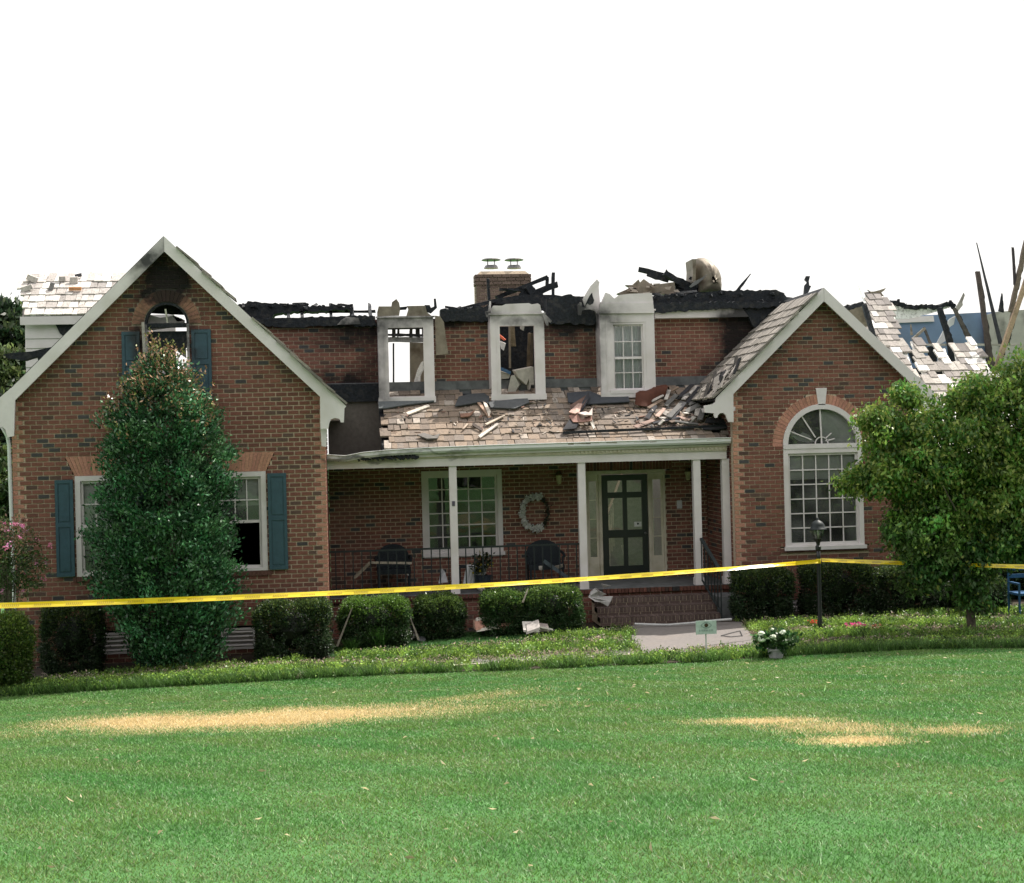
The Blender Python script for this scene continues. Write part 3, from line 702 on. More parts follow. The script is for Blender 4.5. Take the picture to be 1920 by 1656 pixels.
# ---- posts, beam, gutter, railing
for x in (2.01, 4.50, 6.77, 7.345):
    pm = MB().box(x - .072, x + .072, 27.43, 27.574, .60, 3.04); p = pm.build('porch_post', m_white, house)
    MB().box(x - .088, x + .088, 27.412, 27.592, .60, .74).build('post_base', m_white, p)
    if x == 2.01: MB().box(x - .028, x + .028, 27.418, 27.43, 2.28, 2.37, (.09, .08, .11)).build('number_plaque', m_attr, p)
MB().box(LX1 + .004, RX0 - .06, 27.40, 27.60, 3.04, 3.20).build('porch_beam', m_white, house)
MB().box(LX1 + .004, RX0 - .06, 27.36, 27.60, 3.202, 3.30).build('frieze_board', m_cream, house)
m = MB()
for i in range(96): m.box(LX1 + .05 + i * .08, LX1 + .09 + i * .08, 27.335, 27.36, 3.225, 3.265)
m.build('dentil_row', m_cream, house, kind='stuff')
MB().box(LX1 + .004, RX0 - .01, 27.60, YW, 3.06, 3.09).build('porch_ceiling', m_flash, house)  # ceiling colour darkened so the porch recess looks more shaded
m = MB(); gp = [(-.36, 3.29), (-.02, 3.26), (.30, 3.315), (.8, 3.35), (1.6, 3.375), (2.6, 3.39), (5, 3.405), (7.40, 3.42)]
prof = [(27.30, -.06), (27.22, -.06), (27.185, -.02), (27.19, .03), (27.165, .05), (27.17, .058), (27.20, .05), (27.20, -.02), (27.225, -.045), (27.30, -.045)]
vs = []; fs = []; n = len(prof)
for (x, z) in gp: vs += [(x, y, z + dz - .02) for (y, dz) in prof]
for i in range(len(gp) - 1):
    for j in range(n): fs.append((i * n + j, i * n + (j + 1) % n, (i + 1) * n + (j + 1) % n, (i + 1) * n + j))
fs += [tuple(range(n)), tuple(reversed(range((len(gp) - 1) * n, len(gp) * n)))]
gut = m.add(vs, fs).build('gutter', m_gutter, house)
MB().prism([(-.36, 27.31, 3.18), (.7, 27.31, 3.22), (RX0 - .02, 27.31, 3.30), (RX0 - .02, 27.31, 3.40), (1.2, 27.31, 3.35), (.5, 27.31, 3.31), (-.36, 27.31, 3.26)], (0, .04, 0)).build('fascia_board', m_white, house)
m = MB()
for i in range(60):
    x = U(-.34, 1.3); m.beam((x, 27.28, 3.24 + .03 * R()), (x + U(.02, .12), 27.25, 3.19 + .05 * R()), .03, .05, rough=.4, seg=2)
m.build('charred_eave', m_char, house, kind='stuff')
r = MB().box(LX1 + .01, 1.935, 27.475, 27.515, 1.455, 1.49).box(2.085, 4.425, 27.475, 27.515, 1.455, 1.49).box(LX1 + .01, 1.935, 27.48, 27.51, .70, .725).box(2.085, 4.425, 27.48, 27.51, .70, .725)
rail = r.build('railing', m_iron, house)
x = LX1 + .12
while x < 4.42:
    if abs(x - 2.01) > .09: MB().box(x - .011, x + .011, 27.484, 27.506, .725, 1.455).build('baluster', m_iron, rail)
    x += .165
hr = MB().beam((6.80, 27.35, 1.50), (6.92, 26.4, .95), .06, .05).beam((6.80, 27.35, .7), (6.92, 26.4, .15), .03, .03)
hrr = hr.build('handrail', m_iron, house)
for k in range(7):
    t = k / 6; p = Vector((6.80, 27.35, 0)).lerp(Vector((6.92, 26.4, 0)), t); MB().box(p.x - .01, p.x + .01, p.y - .01, p.y + .01, .70 - .55 * t - .15 * (k == 6), 1.48 - .55 * t).build('baluster', m_iron, hrr)
MB().box(6.93, RX0 - .003, 26.6, 27.40, -.1, .44).build('step_cheek', m_flash, house)

# ---- rakes and eave returns
def rake(ax, az, ex_, ez, Y, wv, m_=None, th=.05, name='rake_board'):
    return MB().prism([(ax, Y, az), (ex_, Y, ez), (ex_, Y, ez - wv), (ax, Y, az - wv)][::(1 if ex_ < ax else -1)], (0, th, 0)).build(name, m_ or m_clean, house)
YLr = YL - .28; YRr = YR - .28
laz = 7.24; rake(-3.09, laz, -6.05, laz - 2.96 * .985, YLr, .27, m_white); rake(-3.085, laz, -.03, laz - 3.055 * .985, YLr, .27)
raz = 6.29; rake(9.20, raz, 7.02, raz - 2.18 * .955, YRr, .26); rake(9.205, raz, 11.40, raz - 2.195 * .955, YRr, .26)
def zz(pts, ox, oy, s): return [(ox + x / s, oy + y / s) for (x, y) in pts]
def cut(pts, Y, th, name, m_, parent=house, **k):
    P = [at(x, y, Y) for (x, y) in pts]
    a = sum((P[i].x * P[(i + 1) % len(P)].z - P[(i + 1) % len(P)].x * P[i].z) for i in range(len(P)))
    if a < 0: P = P[::-1]
    return MB().prism(P, (0, th, 0)).build(name, m_, parent, **k)
cut(zz([(664, 1025), (668, 1270), (722, 1272), (728, 1235), (740, 1205), (770, 1195), (800, 1203), (808, 1226), (830, 1226), (834, 1130), (846, 1114), (760, 1030), (700, 960)], 420, 460, 3.692), YLr - .002, .06, 'eave_return', m_white)
cut([(600, 790), (603, 837), (612, 838), (613, 806), (611, 800)], YLr + .16, .02, 'corner_board', m_white)
cut([(28, 752), (26, 818), (14, 820), (10, 806), (4, 800), (-4, 804), (-6, 812), (-16, 812), (-18, 770), (0, 745), (20, 728)], YLr - .002, .06, 'eave_return', m_white)
cut(zz([(1720, 130), (1725, 575), (1650, 570), (1625, 520), (1610, 470), (1570, 435), (1520, 440), (1490, 470), (1480, 505), (1450, 510), (1432, 480), (1430, 440), (1300, 430), (1280, 330), (1420, 300), (1700, 60)], 1160, 720, 8), YRr - .002, .06, 'eave_return', m_white)
cut([(1706, 715), (1714, 790), (1760, 790), (1770, 760), (1750, 740), (1722, 705)], YRr - .002, .06, 'eave_return', m_white)
# soffits under the overhangs
for (ax, az, e0, e1, Y, wl) in ((-3.09, laz - .16, -6.05, -.05, YLr, YL), (9.2, raz - .15, 7.02, 11.4, YRr, YR)):
    for e in (e0, e1):
        s = .985 if ax < 0 else .955; ze = az - abs(e - ax) * s
        MB().add([(ax, Y + .05, az), (e, Y + .05, ze), (e, wl + .01, ze), (ax, wl + .01, az), (ax, Y + .05, az + .03), (e, Y + .05, ze + .03), (e, wl + .01, ze + .03), (ax, wl + .01, az + .03)], [(0, 1, 2, 3), (7, 6, 5, 4), (0, 4, 5, 1), (2, 6, 7, 3), (1, 5, 6, 2), (3, 7, 4, 0)]).build('soffit', m_white, house)
MB().box(LX1 + .001, -.05, YL - .2, YW - .01, 3.98, 4.06).build('soffit', m_white, house)
MB().box(7.04, RX0 - .001, YR - .2, 29.0, 3.96, 4.04).build('soffit', m_white, house)
# downspout at the left corner
MB().tube([at(4, 800, YL - .1), at(14, 818, YL - .1), at(17, 835, YL - .08), at(28, 1158, YL - .05), at(29, 1220, YL - .05)], .033, 8).build('downspout', m_gutter, house, smooth=True)

# ---- roofs with shingles
SH = []   # (parent, centre, hu, hv, hn, colour)
def shake_col(kind):
    k = U(.72, 1.2)
    if kind == 'warm':
        k = U(.86, 1.14); c = random.choice([(.25, .192, .148), (.22, .172, .135), (.27, .215, .17), (.175, .14, .115), (.215, .18, .155), (.38, .33, .285)])
    elif kind == 'grey': c = random.choice([(.27, .245, .215), (.23, .21, .19), (.32, .29, .26)])
    elif kind == 'blown_out': c = random.choice([(.62, .58, .54), (.52, .48, .45), (.75, .72, .68), (.40, .37, .35)])  # sun glare on the rear left roof put into the shingle colour
    else: c = random.choice([(.27, .245, .225), (.32, .29, .27), (.38, .35, .32), (.22, .2, .19), (.75, .72, .69)])
    return tuple(v * k for v in c)
def shingle_roof(parent, O, Uv, Vv, umin, umax, vmax, expo, keep, kind, wmin=.10, wmax=.24, prio=1, messy=.03, th=.017):
    Nv = Uv.cross(Vv).normalized(); v = 0.0
    if Nv.z < 0: Nv = -Nv
    while v < vmax:
        u = umin - U(0, .1)
        while u < umax:
            wd = U(wmin, wmax)
            if keep(u + wd / 2, v + expo / 2):
                L = expo * 1.45; dv = U(-.012, .012); ang = U(-messy, messy)
                Un = (Uv * math.cos(ang) + Vv * math.sin(ang)); Vt = (Vv * math.cos(ang) - Uv * math.sin(ang))
                Vt = (Vt - Nv * .075).normalized(); N2 = Un.cross(Vt).normalized()
                if N2.z < 0: N2 = -N2
                c = O + Uv * (u + wd / 2) + Vt * (L / 2) + Vv * (v + dv) + Nv * (.036 + U(0, .006))
                SH.append((prio, parent, c, Un * (wd / 2 - .003), Vt * (L / 2), N2 * th * U(.8, 1.5), shake_col(kind)))
            u += wd
        v += expo
# porch roof
pO = Vector((0, 27.22, 3.36)); pV = Vector((0, 2.0, 1.16)).normalized(); pN = Vector((1, 0, 0)).cross(pV)
deck = MB().prism([(.78, 27.30, 3.365), (.78, 29.24, 4.49), (.78, 29.24, 4.45), (.78, 27.30, 3.325)], (RX0 - .8, 0, 0)).build('porch_roof', m_char, house)
def keep_p(u, v):
    if u < .74 + .07 * math.sin(v * 9) + (.05 if int(v / .235) % 2 else -.03): return False
    if u > 7.1 and v > .2: return R() < .5
    if v > 2.0 and R() < .25: return False
    if 2.35 < u < 2.62 and v > 1.75: return False
    return u < RX0 - .02
shingle_roof(deck, pO, Vector((1, 0, 0)), pV, .6, RX0 - .05, 2.22, .235, keep_p, 'warm', prio=0, messy=.035)
MB().box(LX1 + .01, 8.5, YW - .03, YW - .005, 4.46, 4.74).build('flashing', m_flash, house)
MB().box(LX1 + .01, 8.5, YW - .05, YW - .03, 4.56, 4.60).build('flashing', m_flash, house)
# left gap where the porch roof burnt through
MB().box(LX1 + .02, .78, YW - .02, YW - .001, 3.10, 4.46, (.13, .115, .10)).build('sheathing_board', m_attr, house)
MB().box(LX1 + .02, .72, YW - .10, YW - .055, 4.36, 4.72).build('charred_ledger', m_char, house)
m = MB()
for i in range(0): m.beam((.0 + i * .17, 27.6 + .1 * i, 3.3), (.05 + i * .17, 29.1, 4.2 + U(-.3, .1)), .04, .09, rough=.3, seg=4, side=Vector((1, 0, 0)))
m.beam((.74, 27.3, 3.33), (.72, 29.2, 4.42), .05, .12, rough=.35, seg=8, side=Vector((1, 0, 0)))
m.build('burnt_rafter', m_char, house)
# right wing, slope seen beside its rake
rs = Vector((2.18, 0, 2.18 * .955)).normalized(); rO = Vector((6.98, YRr - .02, raz - 2.22 * .955 + .02))
rdeck = MB().prism([(7.0, YRr + .01, raz - 2.2 * .955 + .0), (9.2, YRr + .01, raz), (9.2, YRr + .01, raz - .05), (7.05, YRr + .01, raz - 2.2 * .955 - .03)], (0, 4.3, 0)).build('wing_roof', m_char, house)
MB().prism([(9.21, YRr + .01, raz), (11.42, YRr + .01, raz - 2.21 * .955), (11.4, YRr + .01, raz - 2.21 * .955 - .05), (9.21, YRr + .01, raz - .05)], (0, 4.3, 0)).build('wing_roof', m_shake, house)
shingle_roof(rdeck, rO, Vector((0, 1, 0)), rs, 0, 2.9, 2.72, .25, lambda u, v: True, 'grey', prio=1, wmin=.12, wmax=.22)
# left wing roof: shake edges showing over the right rake
ldeck = MB().prism([(-3.09, YLr + .01, laz), (-.02, YLr + .01, laz - 3.07 * .985), (-.05, YLr + .01, laz - 3.07 * .985 - .05), (-3.09, YLr + .01, laz - .05)], (0, 4.0, 0)).build('wing_roof', m_char, house)
MB().prism([(-3.10, YLr + .01, laz - .05), (-6.05, YLr + .01, laz - 2.96 * .985 - .05), (-6.07, YLr + .01, laz - 2.96 * .985), (-3.10, YLr + .01, laz)], (0, 1.6, 0)).build('wing_roof', m_char, house)
lv = Vector((-3.07, 0, 3.07 * .985)).normalized()
shingle_roof(ldeck, Vector((0, YLr - .01, laz - 3.09 * .985 + .01)), Vector((0, 1, 0)), lv, 0, .5, 3.85, .3, lambda u, v: not (2.2 < v < 2.6), 'grey', prio=1)
# roof behind the right wing, half burnt
bO = Vector((9.0, 29.2, 4.15)); bV = Vector((0, 1, .79)).normalized(); bN = Vector((1, 0, 0)).cross(bV)
def poly_uv(pts, O, V, N): return [((q - O).x, (q - O).dot(V)) for q in (on_plane(x, y, O, N) for (x, y) in pts)]
def inside(poly, u, v):
    c = False; n = len(poly)
    for i in range(n):
        (x1, y1), (x2, y2) = poly[i], poly[(i + 1) % n]
        if (y1 > v) != (y2 > v) and u < (x2 - x1) * (v - y1) / (y2 - y1) + x1: c = not c
    return c
Z3 = lambda pts: zz(pts, 1580, 440, 5.52)
polys = [Z3([(230, 600), (420, 610), (430, 690), (480, 690), (545, 860), (560, 1000), (600, 1100), (660, 1190), (720, 1370), (800, 1560), (700, 1500), (500, 1230), (330, 1100), (300, 950), (260, 800)]),
         Z3([(700, 1095), (790, 1095), (850, 1270), (920, 1360), (1010, 1540), (1100, 1640), (870, 1650), (850, 1480), (800, 1380), (760, 1270)]),
         Z3([(990, 1180), (1060, 1170), (1110, 1340), (1200, 1450), (1200, 1650), (1050, 1650), (1050, 1480), (1030, 1380), (980, 1350)]),
         Z3([(1150, 1170), (1280, 1180), (1270, 1110), (1350, 1080), (1420, 1200), (1470, 1270), (1520, 1400), (1620, 1500), (1600, 1650), (1200, 1650), (1190, 1400)]),
         [(1690, 745), (1770, 725), (1870, 705), (1960, 700), (1960, 900), (1740, 900)]]
uv = [poly_uv(p, bO, bV, bN) for p in polys]
bk = MB()
for p in uv:
    c = [bO + Vector((u, 0, 0)) + bV * v - Vector((0, 0, .02)) for (u, v) in p]
    if sum((c[i].x * c[(i + 1) % len(c)].z - c[(i + 1) % len(c)].x * c[i].z) for i in range(len(c))) < 0: c = c[::-1]
    bk.prism(c, bN * -.03 if bN.z > 0 else bN * .03, (.85, .82, .78))
bdeck = bk.build('rear_roof', m_timber, house)
shingle_roof(bdeck, bO, Vector((1, 0, 0)), bV, -3, 5.5, 4.6, .24, lambda u, v: any(inside(p, u, v) for p in uv), 'pale', prio=1, wmin=.12, wmax=.24, messy=.06)
# left rear dormer roof and siding
YB = 30.6
lz = at(130, 594, YB).z; lO = Vector((0, YB - .15, lz)); lV = Vector((0, 1, .8)).normalized(); lN = Vector((1, 0, 0)).cross(lV)
lp = poly_uv([(42, 594), (44, 556), (38, 548), (50, 524), (75, 518), (222, 518), (260, 518), (260, 594)], lO, lV, lN)
c = [lO + Vector((u, 0, 0)) + lV * v for (u, v) in lp]
if sum((c[i].x * c[(i + 1) % len(c)].z - c[(i + 1) % len(c)].x * c[i].z) for i in range(len(c))) < 0: c = c[::-1]
ld = MB().prism(c, (0, .05, -.03), (.3, .27, .25)).build('rear_roof', m_timber, house)
shingle_roof(ld, lO, Vector((1, 0, 0)), lV, -9, -2, 1.6, .25, lambda u, v: inside(lp, u, v), 'blown_out', prio=1, wmin=.1, wmax=.22, messy=.08)
x0, x1 = at(48, 650, YB).x, at(330, 650, YB).x
MB().box(x0 - .06, x1, YB - .18, YB - .12, at(100, 610, YB).z, lz).build('fascia_board', m_white, house)
sd_ = MB().box(x0, x1, YB, YB + .1, 3.6, lz - .1).build('siding_wall', m_white, house)
k = 0; z = 3.7
while z < lz - .3:
    MB().prism([(x0, YB - .03, z), (x0, YB - .008, z + .19), (x0, YB - .001, z + .19), (x0, YB - .001, z)], (x1 - x0, 0, 0)).build('clapboard', m_white, sd_); z += .195
cut([(5, 665), (20, 662), (60, 659), (90, 652), (135, 645), (140, 660), (110, 665), (85, 690), (72, 680), (70, 668), (45, 676), (15, 672)], 27.6, .25, 'burnt_eave', m_char)
cut([(100, 600), (150, 605), (130, 640), (112, 625)], YB - .06, .02, 'smoke_stain_board', m_char)
# scattered pieces on that roof
for (x, y, w_, h_, a) in ((62, 530, 20, 10, -.4), (52, 548, 20, 9, .3), (98, 545, 8, 16, -.3), (140, 533, 14, 12, 0), (148, 524, 12, 6, .2), (142, 549, 22, 6, 0), (118, 530, 12, 9, 0)):
    p = on_plane(x, y, lO, lN) - lN * (-.1 if lN.z > 0 else .1) ; s = .0115 / 2
    MB().obox(p, Vector((math.cos(a), 0, math.sin(a))) * w_ * s, Vector((0, .03, .01)), Vector((-math.sin(a), 0, math.cos(a))) * h_ * s, random.choice([(.1, .1, .11), (.5, .46, .43), (.5, .25, .12), (.2, .19, .19)])).build('loose_shake', m_timber, ld)

# shingles out
SH.sort(key=lambda s: (s[0], s[2].z))
vm = {}
for i, (pr, par, c, a, b, n_, col) in enumerate(SH[:300]):
    key = (round(a.length * 40), random.randint(0, 7))
    if key not in vm:
        m = MB(); la = a.length; m.obox((0, 0, 0), Vector((la, 0, 0)), Vector((0, b.length, 0)), Vector((0, 0, n_.length)), col); vm[key] = m.mesh('shingle', m_shake)
    o = bpy.data.objects.new('shingle', vm[key]); COL.objects.link(o)
    ax, bx = a.normalized(), b.normalized(); cx_ = ax.cross(bx); Mx = Matrix((ax, bx, cx_)).transposed().to_4x4(); Mx.translation = c
    o.matrix_basis = Mx; o.parent = par
m = MB()
for (pr, par, c, a, b, n_, col) in SH[300:]: m.obox(c, a, b, n_, col)
m.build('shingles', m_shake, house, kind='stuff')

# ---- dormers
YD = 28.72
def dormer(x0, x1, zb, zt, wx0, wx1, wz0, wz1, glazed=False, board=None):
    f = MB(); z1 = zt
    f.box(x0, wx0, YD, YD + .12, zb + .12, z1).box(wx1, x1, YD, YD + .12, zb + .12, z1)
    f.box(wx0, wx1, YD, YD + .12, wz1, z1).box(wx0, wx1, YD, YD + .12, zb + .12, wz0)
    d_ = f.build('dormer', m_white, house)
    MB().box(x0 - .015, x1 + .015, YD - .03, YD + .02, zb, zb + .12).build('sill', m_white, d_)
    MB().box(x0, x0 + .03, YD + .12, YW + .3, zb + .25, z1).build('dormer_cheek', m_white, d_)
    MB().box(x1 - .03, x1, YD + .12, YW + .3, zb + .25, z1).build('dormer_cheek', m_white, d_)
    MB().box(x0 + .12, x0 + .14, YD - .012, YD - .001, wz0, z1 - .15).build('corner_bead', m_white, d_)
    MB().box(x0 - .03, x1 + .03, YD - .035, YD - .002, z1 - .035, z1 - .003).build('cornice', m_white, d_)
    return d_
d1 = dormer(.68, 1.79, 4.30, 6.03, .885, 1.585, 4.43, 5.80)
d2 = dormer(2.93, 4.02, 4.31, 6.06, 3.12, 3.82, 4.43, 5.80)
d3 = dormer(5.16, 6.28, 4.31, 6.10, 5.37, 6.10, 4.45, 5.84)
# dormer 1: burnt head, bent flashing, studs beyond
cut(zz([(130, 190), (150, 110), (330, 110), (340, 50), (400, 5), (440, 60), (455, 150), (440, 240), (130, 250)], 690, 560, 7.53), YD + .02, .06, 'burnt_cornice', m_metal, d1)
cut(zz([(540, 250), (570, 150), (550, 105), (810, 100), (830, 190), (900, 245)], 690, 560, 7.53), YD + .02, .05, 'burnt_cornice', m_metal, d1)
cut(zz([(800, 90), (870, 90), (890, 130), (935, 110), (930, 0), (958, 0), (975, 130), (890, 210), (830, 190)], 690, 560, 7.53), YD + .08, .05, 'burnt_cornice', m_char, d1)
cut(zz([(450, 120), (560, 110), (540, 155), (450, 160)], 690, 560, 7.53), YD + .08, .05, 'burnt_cornice', m_char, d1)
cut(zz([(945, 240), (1020, 250), (1070, 330), (1135, 780), (960, 800)], 690, 560, 7.53), YD + .2, .02, 'hanging_siding', m_metal, d1, label='scorched siding sheet hanging off the right side of the first dormer')
m = MB(); s7 = lambda x, y, Y: at(690 + x / 7.53, 560 + y / 7.53, Y)
m.beam(s7(270, 580, YD + .5), s7(780, 580, YD + .5), .10, .07, (.30, .29, .31), rough=.1, seg=6).beam(s7(270, 425, YD + .3), s7(790, 415, YD + .3), .04, .06, (.02, .02, .025)).beam(s7(270, 510, YD + .3), s7(790, 520, YD + .3), .05, .06, (.03, .03, .035), rough=.4, seg=6)
for x in (365, 430, 610, 700, 770): m.beam(s7(x, 410, YD + .32), s7(x, 540, YD + .32), .05 * U(.5, 1.6), .05, (.05, .045, .04), rough=.3, seg=2)
m.beam(s7(360, 630, YD + .6), s7(362, 1420, YD + .6), .035, .05, (.02, .025, .03), rough=.1, seg=6)
m.build('window_remains', m_timber, d1)
cut(zz([(590, 620), (780, 620), (800, 1400), (595, 1400)], 690, 560, 7.53), YD + 1.0, .1, 'scorched_panel', m_metal, d1)
cut(zz([(780, 880), (785, 1000), (740, 1100), (740, 1240), (650, 1270), (655, 1150), (700, 1000), (750, 900)], 690, 560, 7.53), YD + .85, .04, 'torn_lining', m_timber, d1)
# dormer 2
z2 = lambda p: zz(p, 900, 560, 8.28)
cut(z2([(170, 225), (175, 150), (210, 110), (340, 110), (400, 85), (760, 70), (800, 90), (900, 75), (935, 100), (960, 225)]), YD - .01, .08, 'cornice', m_white, d2)
cut(z2([(960, 230), (1000, 230), (1120, 345), (1095, 375), (1065, 350), (1060, 420), (1030, 410)]), YD - .03, .05, 'broken_trim', m_white, d2)
cut(z2([(80, 200), (130, 190), (150, 40), (170, 45), (170, 280), (100, 290)]), YD + .1, .05, 'broken_trim', m_white, d2)
m = MB(); s8 = lambda x, y, Y: at(900 + x / 8.28, 560 + y / 8.28, Y)
m.beam(s8(460, 430, YD + .7), s8(465, 1080, YD + .7), .04, .06, (.20, .17, .13)).beam(s8(770, 540, YD + 1), s8(750, 1060, YD + 1), .07, .06, (.16, .12, .08), rough=.15, seg=4).beam(s8(810, 540, YD + .9), s8(800, 1040, YD + .9), .05, .06, (.09, .07, .05), rough=.15, seg=4)
m.beam(s8(500, 430, YD + .8), s8(520, 740, YD + .8), .09, .06, (.20, .16, .11), rough=.2, seg=3)
m.build('burnt_stud', m_timber, d2)
for (pts, c, Y) in (([(290, 545), (400, 640), (370, 650), (290, 600)], (.6, .13, .07), .25), ([(300, 660), (400, 700), (370, 810), (330, 780)], (.5, .5, .5), .3), ([(310, 1060), (480, 1130), (470, 1180), (320, 1110)], (.05, .11, .2), .35),
                    ([(320, 1130), (470, 1180), (450, 1240), (320, 1250)], (.33, .31, .27), .4), ([(540, 1120), (830, 1060), (840, 1340), (790, 1340), (780, 1420), (760, 1240), (720, 1340), (600, 1230)], (.40, .37, .33), .3),
                    ([(480, 1200), (540, 1190), (610, 1340), (530, 1480), (420, 1480)], (.40, .38, .34), .35), ([(640, 400), (690, 430), (680, 500), (650, 480)], (.35, .35, .33), .5)):
    P = [at(900 + x / 8.28, 560 + y / 8.28, YD + Y) for (x, y) in pts]
    if sum((P[i].x * P[(i + 1) % len(P)].z - P[(i + 1) % len(P)].x * P[i].z) for i in range(len(P))) < 0: P = P[::-1]
    MB().prism(P, (U(-.05, .05), .12, .02), c).build('fallen_lining', m_attr, d2)
MB().box(2.3, 5.4, 30.6, 30.7, 4.3, 5.98).box(2.3, 2.36, YW + .3, 30.6, 4.3, 5.9).build('charred_partition', m_char, house)
MB().box(5.28, 7.9, YW + .9, YW + 1.0, 4.3, 5.98).build('charred_partition', m_char, house)
# dormer 3
grid_window('window', 5.37, 6.10, 4.44, 5.85, YD + .03, 3, 4, casing=.055, sash=.03, mun=.018, rail=5.12, parent=d3, proud=.02)
cu = MB(); n = 24; xs_ = [5.43 + .61 * i / n for i in range(n + 1)]
vs = [(x, YD + .17 + .015 * math.sin(i * 1.7), z) for z in (4.50, 5.80) for i, x in enumerate(xs_)]
cu.add(vs, [(i, i + 1, n + 2 + i, n + 1 + i) for i in range(n)]); cu.build('curtain', m_cloth, d3)
z3d = lambda p: zz(p, 1070, 500, 6.37)
cut(z3d([(365, 440), (420, 310), (470, 330), (520, 380), (580, 340), (700, 325), (970, 315), (985, 420), (985, 440)]), YD - .02, .10, 'cornice', m_white, d3)
cut(z3d([(350, 440), (985, 430), (1000, 555), (345, 560)]), YD - .05, .12, 'cornice', m_white, d3)
cut(z3d([(315, 150), (345, 190), (335, 240), (365, 600), (320, 600), (290, 530), (230, 510), (140, 520), (125, 580), (90, 580), (80, 460), (110, 425), (130, 430), (135, 480), (170, 490), (145, 390), (190, 310), (240, 230)]), YD + .25, .05, 'dormer_gable_board', m_white, d3, label='scorched white gable board leaning off the third dormer')
cut(z3d([(170, 480), (190, 420), (225, 350), (255, 310), (265, 360), (280, 400), (270, 440), (230, 460), (200, 440)]), YD + .245, .055, 'scorch_hole', m_char, d3)

# ---- main roof remains (thick, charred)
def charband(pts, Y, th, name='charred_roof', m_=m_char):
    out = []
    for i in range(len(pts)):
        a, b = pts[i], pts[(i + 1) % len(pts)]; d = math.hypot(b[0] - a[0], b[1] - a[1]); n = max(1, int(d / 5)); out.append(a)
        for k in range(1, n): out.append((a[0] + (b[0] - a[0]) * (k + U(-.3, .3)) / n, a[1] + (b[1] - a[1]) * k / n + U(-2.4, 2.0)))
    return cut(out, Y, th, name, m_)
charband([(445, 572), (470, 565), (500, 568), (560, 573), (620, 574), (655, 574), (660, 580), (640, 582), (560, 584), (520, 588), (505, 598), (495, 602), (480, 600), (470, 596)], YW + .5, .5)
m = MB()
for (a, b, w_, h_, sg, ya, yb) in (((480, 600), (704, 596), .06, .1, 14, .2, .2), ((500, 586), (704, 584), .05, .08, 12, .9, .9), ((660, 576), (658, 592), .06, .06, 2, .5, .5)) + tuple(((x, 574), (x + 2, 602), .06, .12, 4, 1.2, .2) for x in (540, 565, 620, 660, 693)):
    MB().beam(at(*a, YW + ya), at(*b, YW + yb), w_, h_, rough=.27, seg=sg).build('charred_rafter', m_char, house)
charband([(476, 600), (560, 596), (700, 592), (706, 612), (640, 610), (560, 614), (500, 612)], YW - .12, .3, 'charred_eave_board')
cut([(632, 609), (640, 600), (650, 594), (672, 596), (676, 608)], YW - .16, .03, 'soffit_remnant', m_white)
charband([(826, 580), (850, 579), (880, 578), (910, 575), (918, 570), (918, 596), (918, 604), (850, 603), (826, 600)], YW - .15, .35, 'charred_eave_board')
charband([(1025, 560), (1060, 553), (1090, 556), (1110, 560), (1118, 600), (1116, 607), (1100, 610), (1060, 606), (1032, 608), (1026, 590)], YW - .1, .45, 'charred_eave_board')
charband([(1225, 556), (1300, 552), (1360, 545), (1455, 543), (1468, 550), (1482, 566), (1470, 572), (1400, 572), (1320, 576), (1300, 584), (1226, 586)], YW + .1, .6)
charband([(1226, 570), (1300, 566), (1480, 566), (1478, 574), (1400, 578), (1300, 582), (1226, 588)], YW - .28, .25, 'charred_eave_board')
cut([(1228, 584), (1260, 578), (1320, 580), (1392, 578), (1404, 594), (1228, 597)], YW - .2, .14, 'frieze_board', m_white)
cut([(1392, 576), (1476, 574), (1455, 596), (1436, 622), (1412, 612), (1404, 594)], YW - .19, .12, 'charred_eave_board', m_char)
m = MB()
for i in range(46):
    x = U(1228, 1470); y = U(548, 560); m.beam(at(x, y, YW + U(0, .7)), at(x + U(-40, 40), y + U(-5, 6), YW + U(0, .7)), .05, .05, rough=.4, seg=3)
for i in range(24):
    x = U(835, 915); m.beam(at(x, U(578, 590), YW + U(0, .4)), at(x + U(-30, 30), U(576, 592), YW + U(0, .4)), .05, .05, rough=.4, seg=3)
for i in range(24):
    x = U(1030, 1110); m.beam(at(x, U(560, 580), YW + U(0, .4)), at(x + U(-30, 30), U(560, 585), YW + U(0, .4)), .05, .05, rough=.4, seg=3)
for i in range(30):
    x = U(450, 650); m.beam(at(x, U(570, 580), YW + U(.4, 1)), at(x + U(-30, 30), U(570, 582), YW + U(.4, 1)), .05, .05, rough=.4, seg=3)
m.build('charred_rubble', m_char, house, kind='stuff')
# beams by the chimney
Zc = lambda x, y: (860 + x / 3.556, 460 + y / 3.556)
def cb(a, b, Y, w_=.09, h=.1, name='charred_beam', m_=m_char, tp=1.0, Y2=None, col=(1, 1, 1)):
    return MB().beam(at(*Zc(*a), Y), at(*Zc(*b), Y2 or Y), w_, h, col, rough=.22, seg=5, taper=tp).build(name, m_, house)
cb((195, 225), (205, 400), 30.2, .06); cb((270, 295), (470, 300), 30.4, .05); cb((250, 350), (590, 215), 30.6, .09); cb((590, 215), (590, 300), 30.6, .06); cb((630, 185), (630, 350), 30.3, .06)
cb((400, 360), (660, 260), 30.5, .12); cb((420, 300), (560, 360), 30.4, .2); cb((0, 430), (240, 370), 30.0, .07); cb((200, 400), (620, 380), 30.1, .16); cb((460, 270), (520, 350), 30.3, .16)
cut([Zc(x, y) for (x, y) in [(230, 360), (420, 330), (560, 330), (640, 330), (700, 340), (810, 340), (870, 400), (860, 440), (600, 440), (540, 400), (230, 390)]], 30.0, .4, 'charred_roof', m_char)
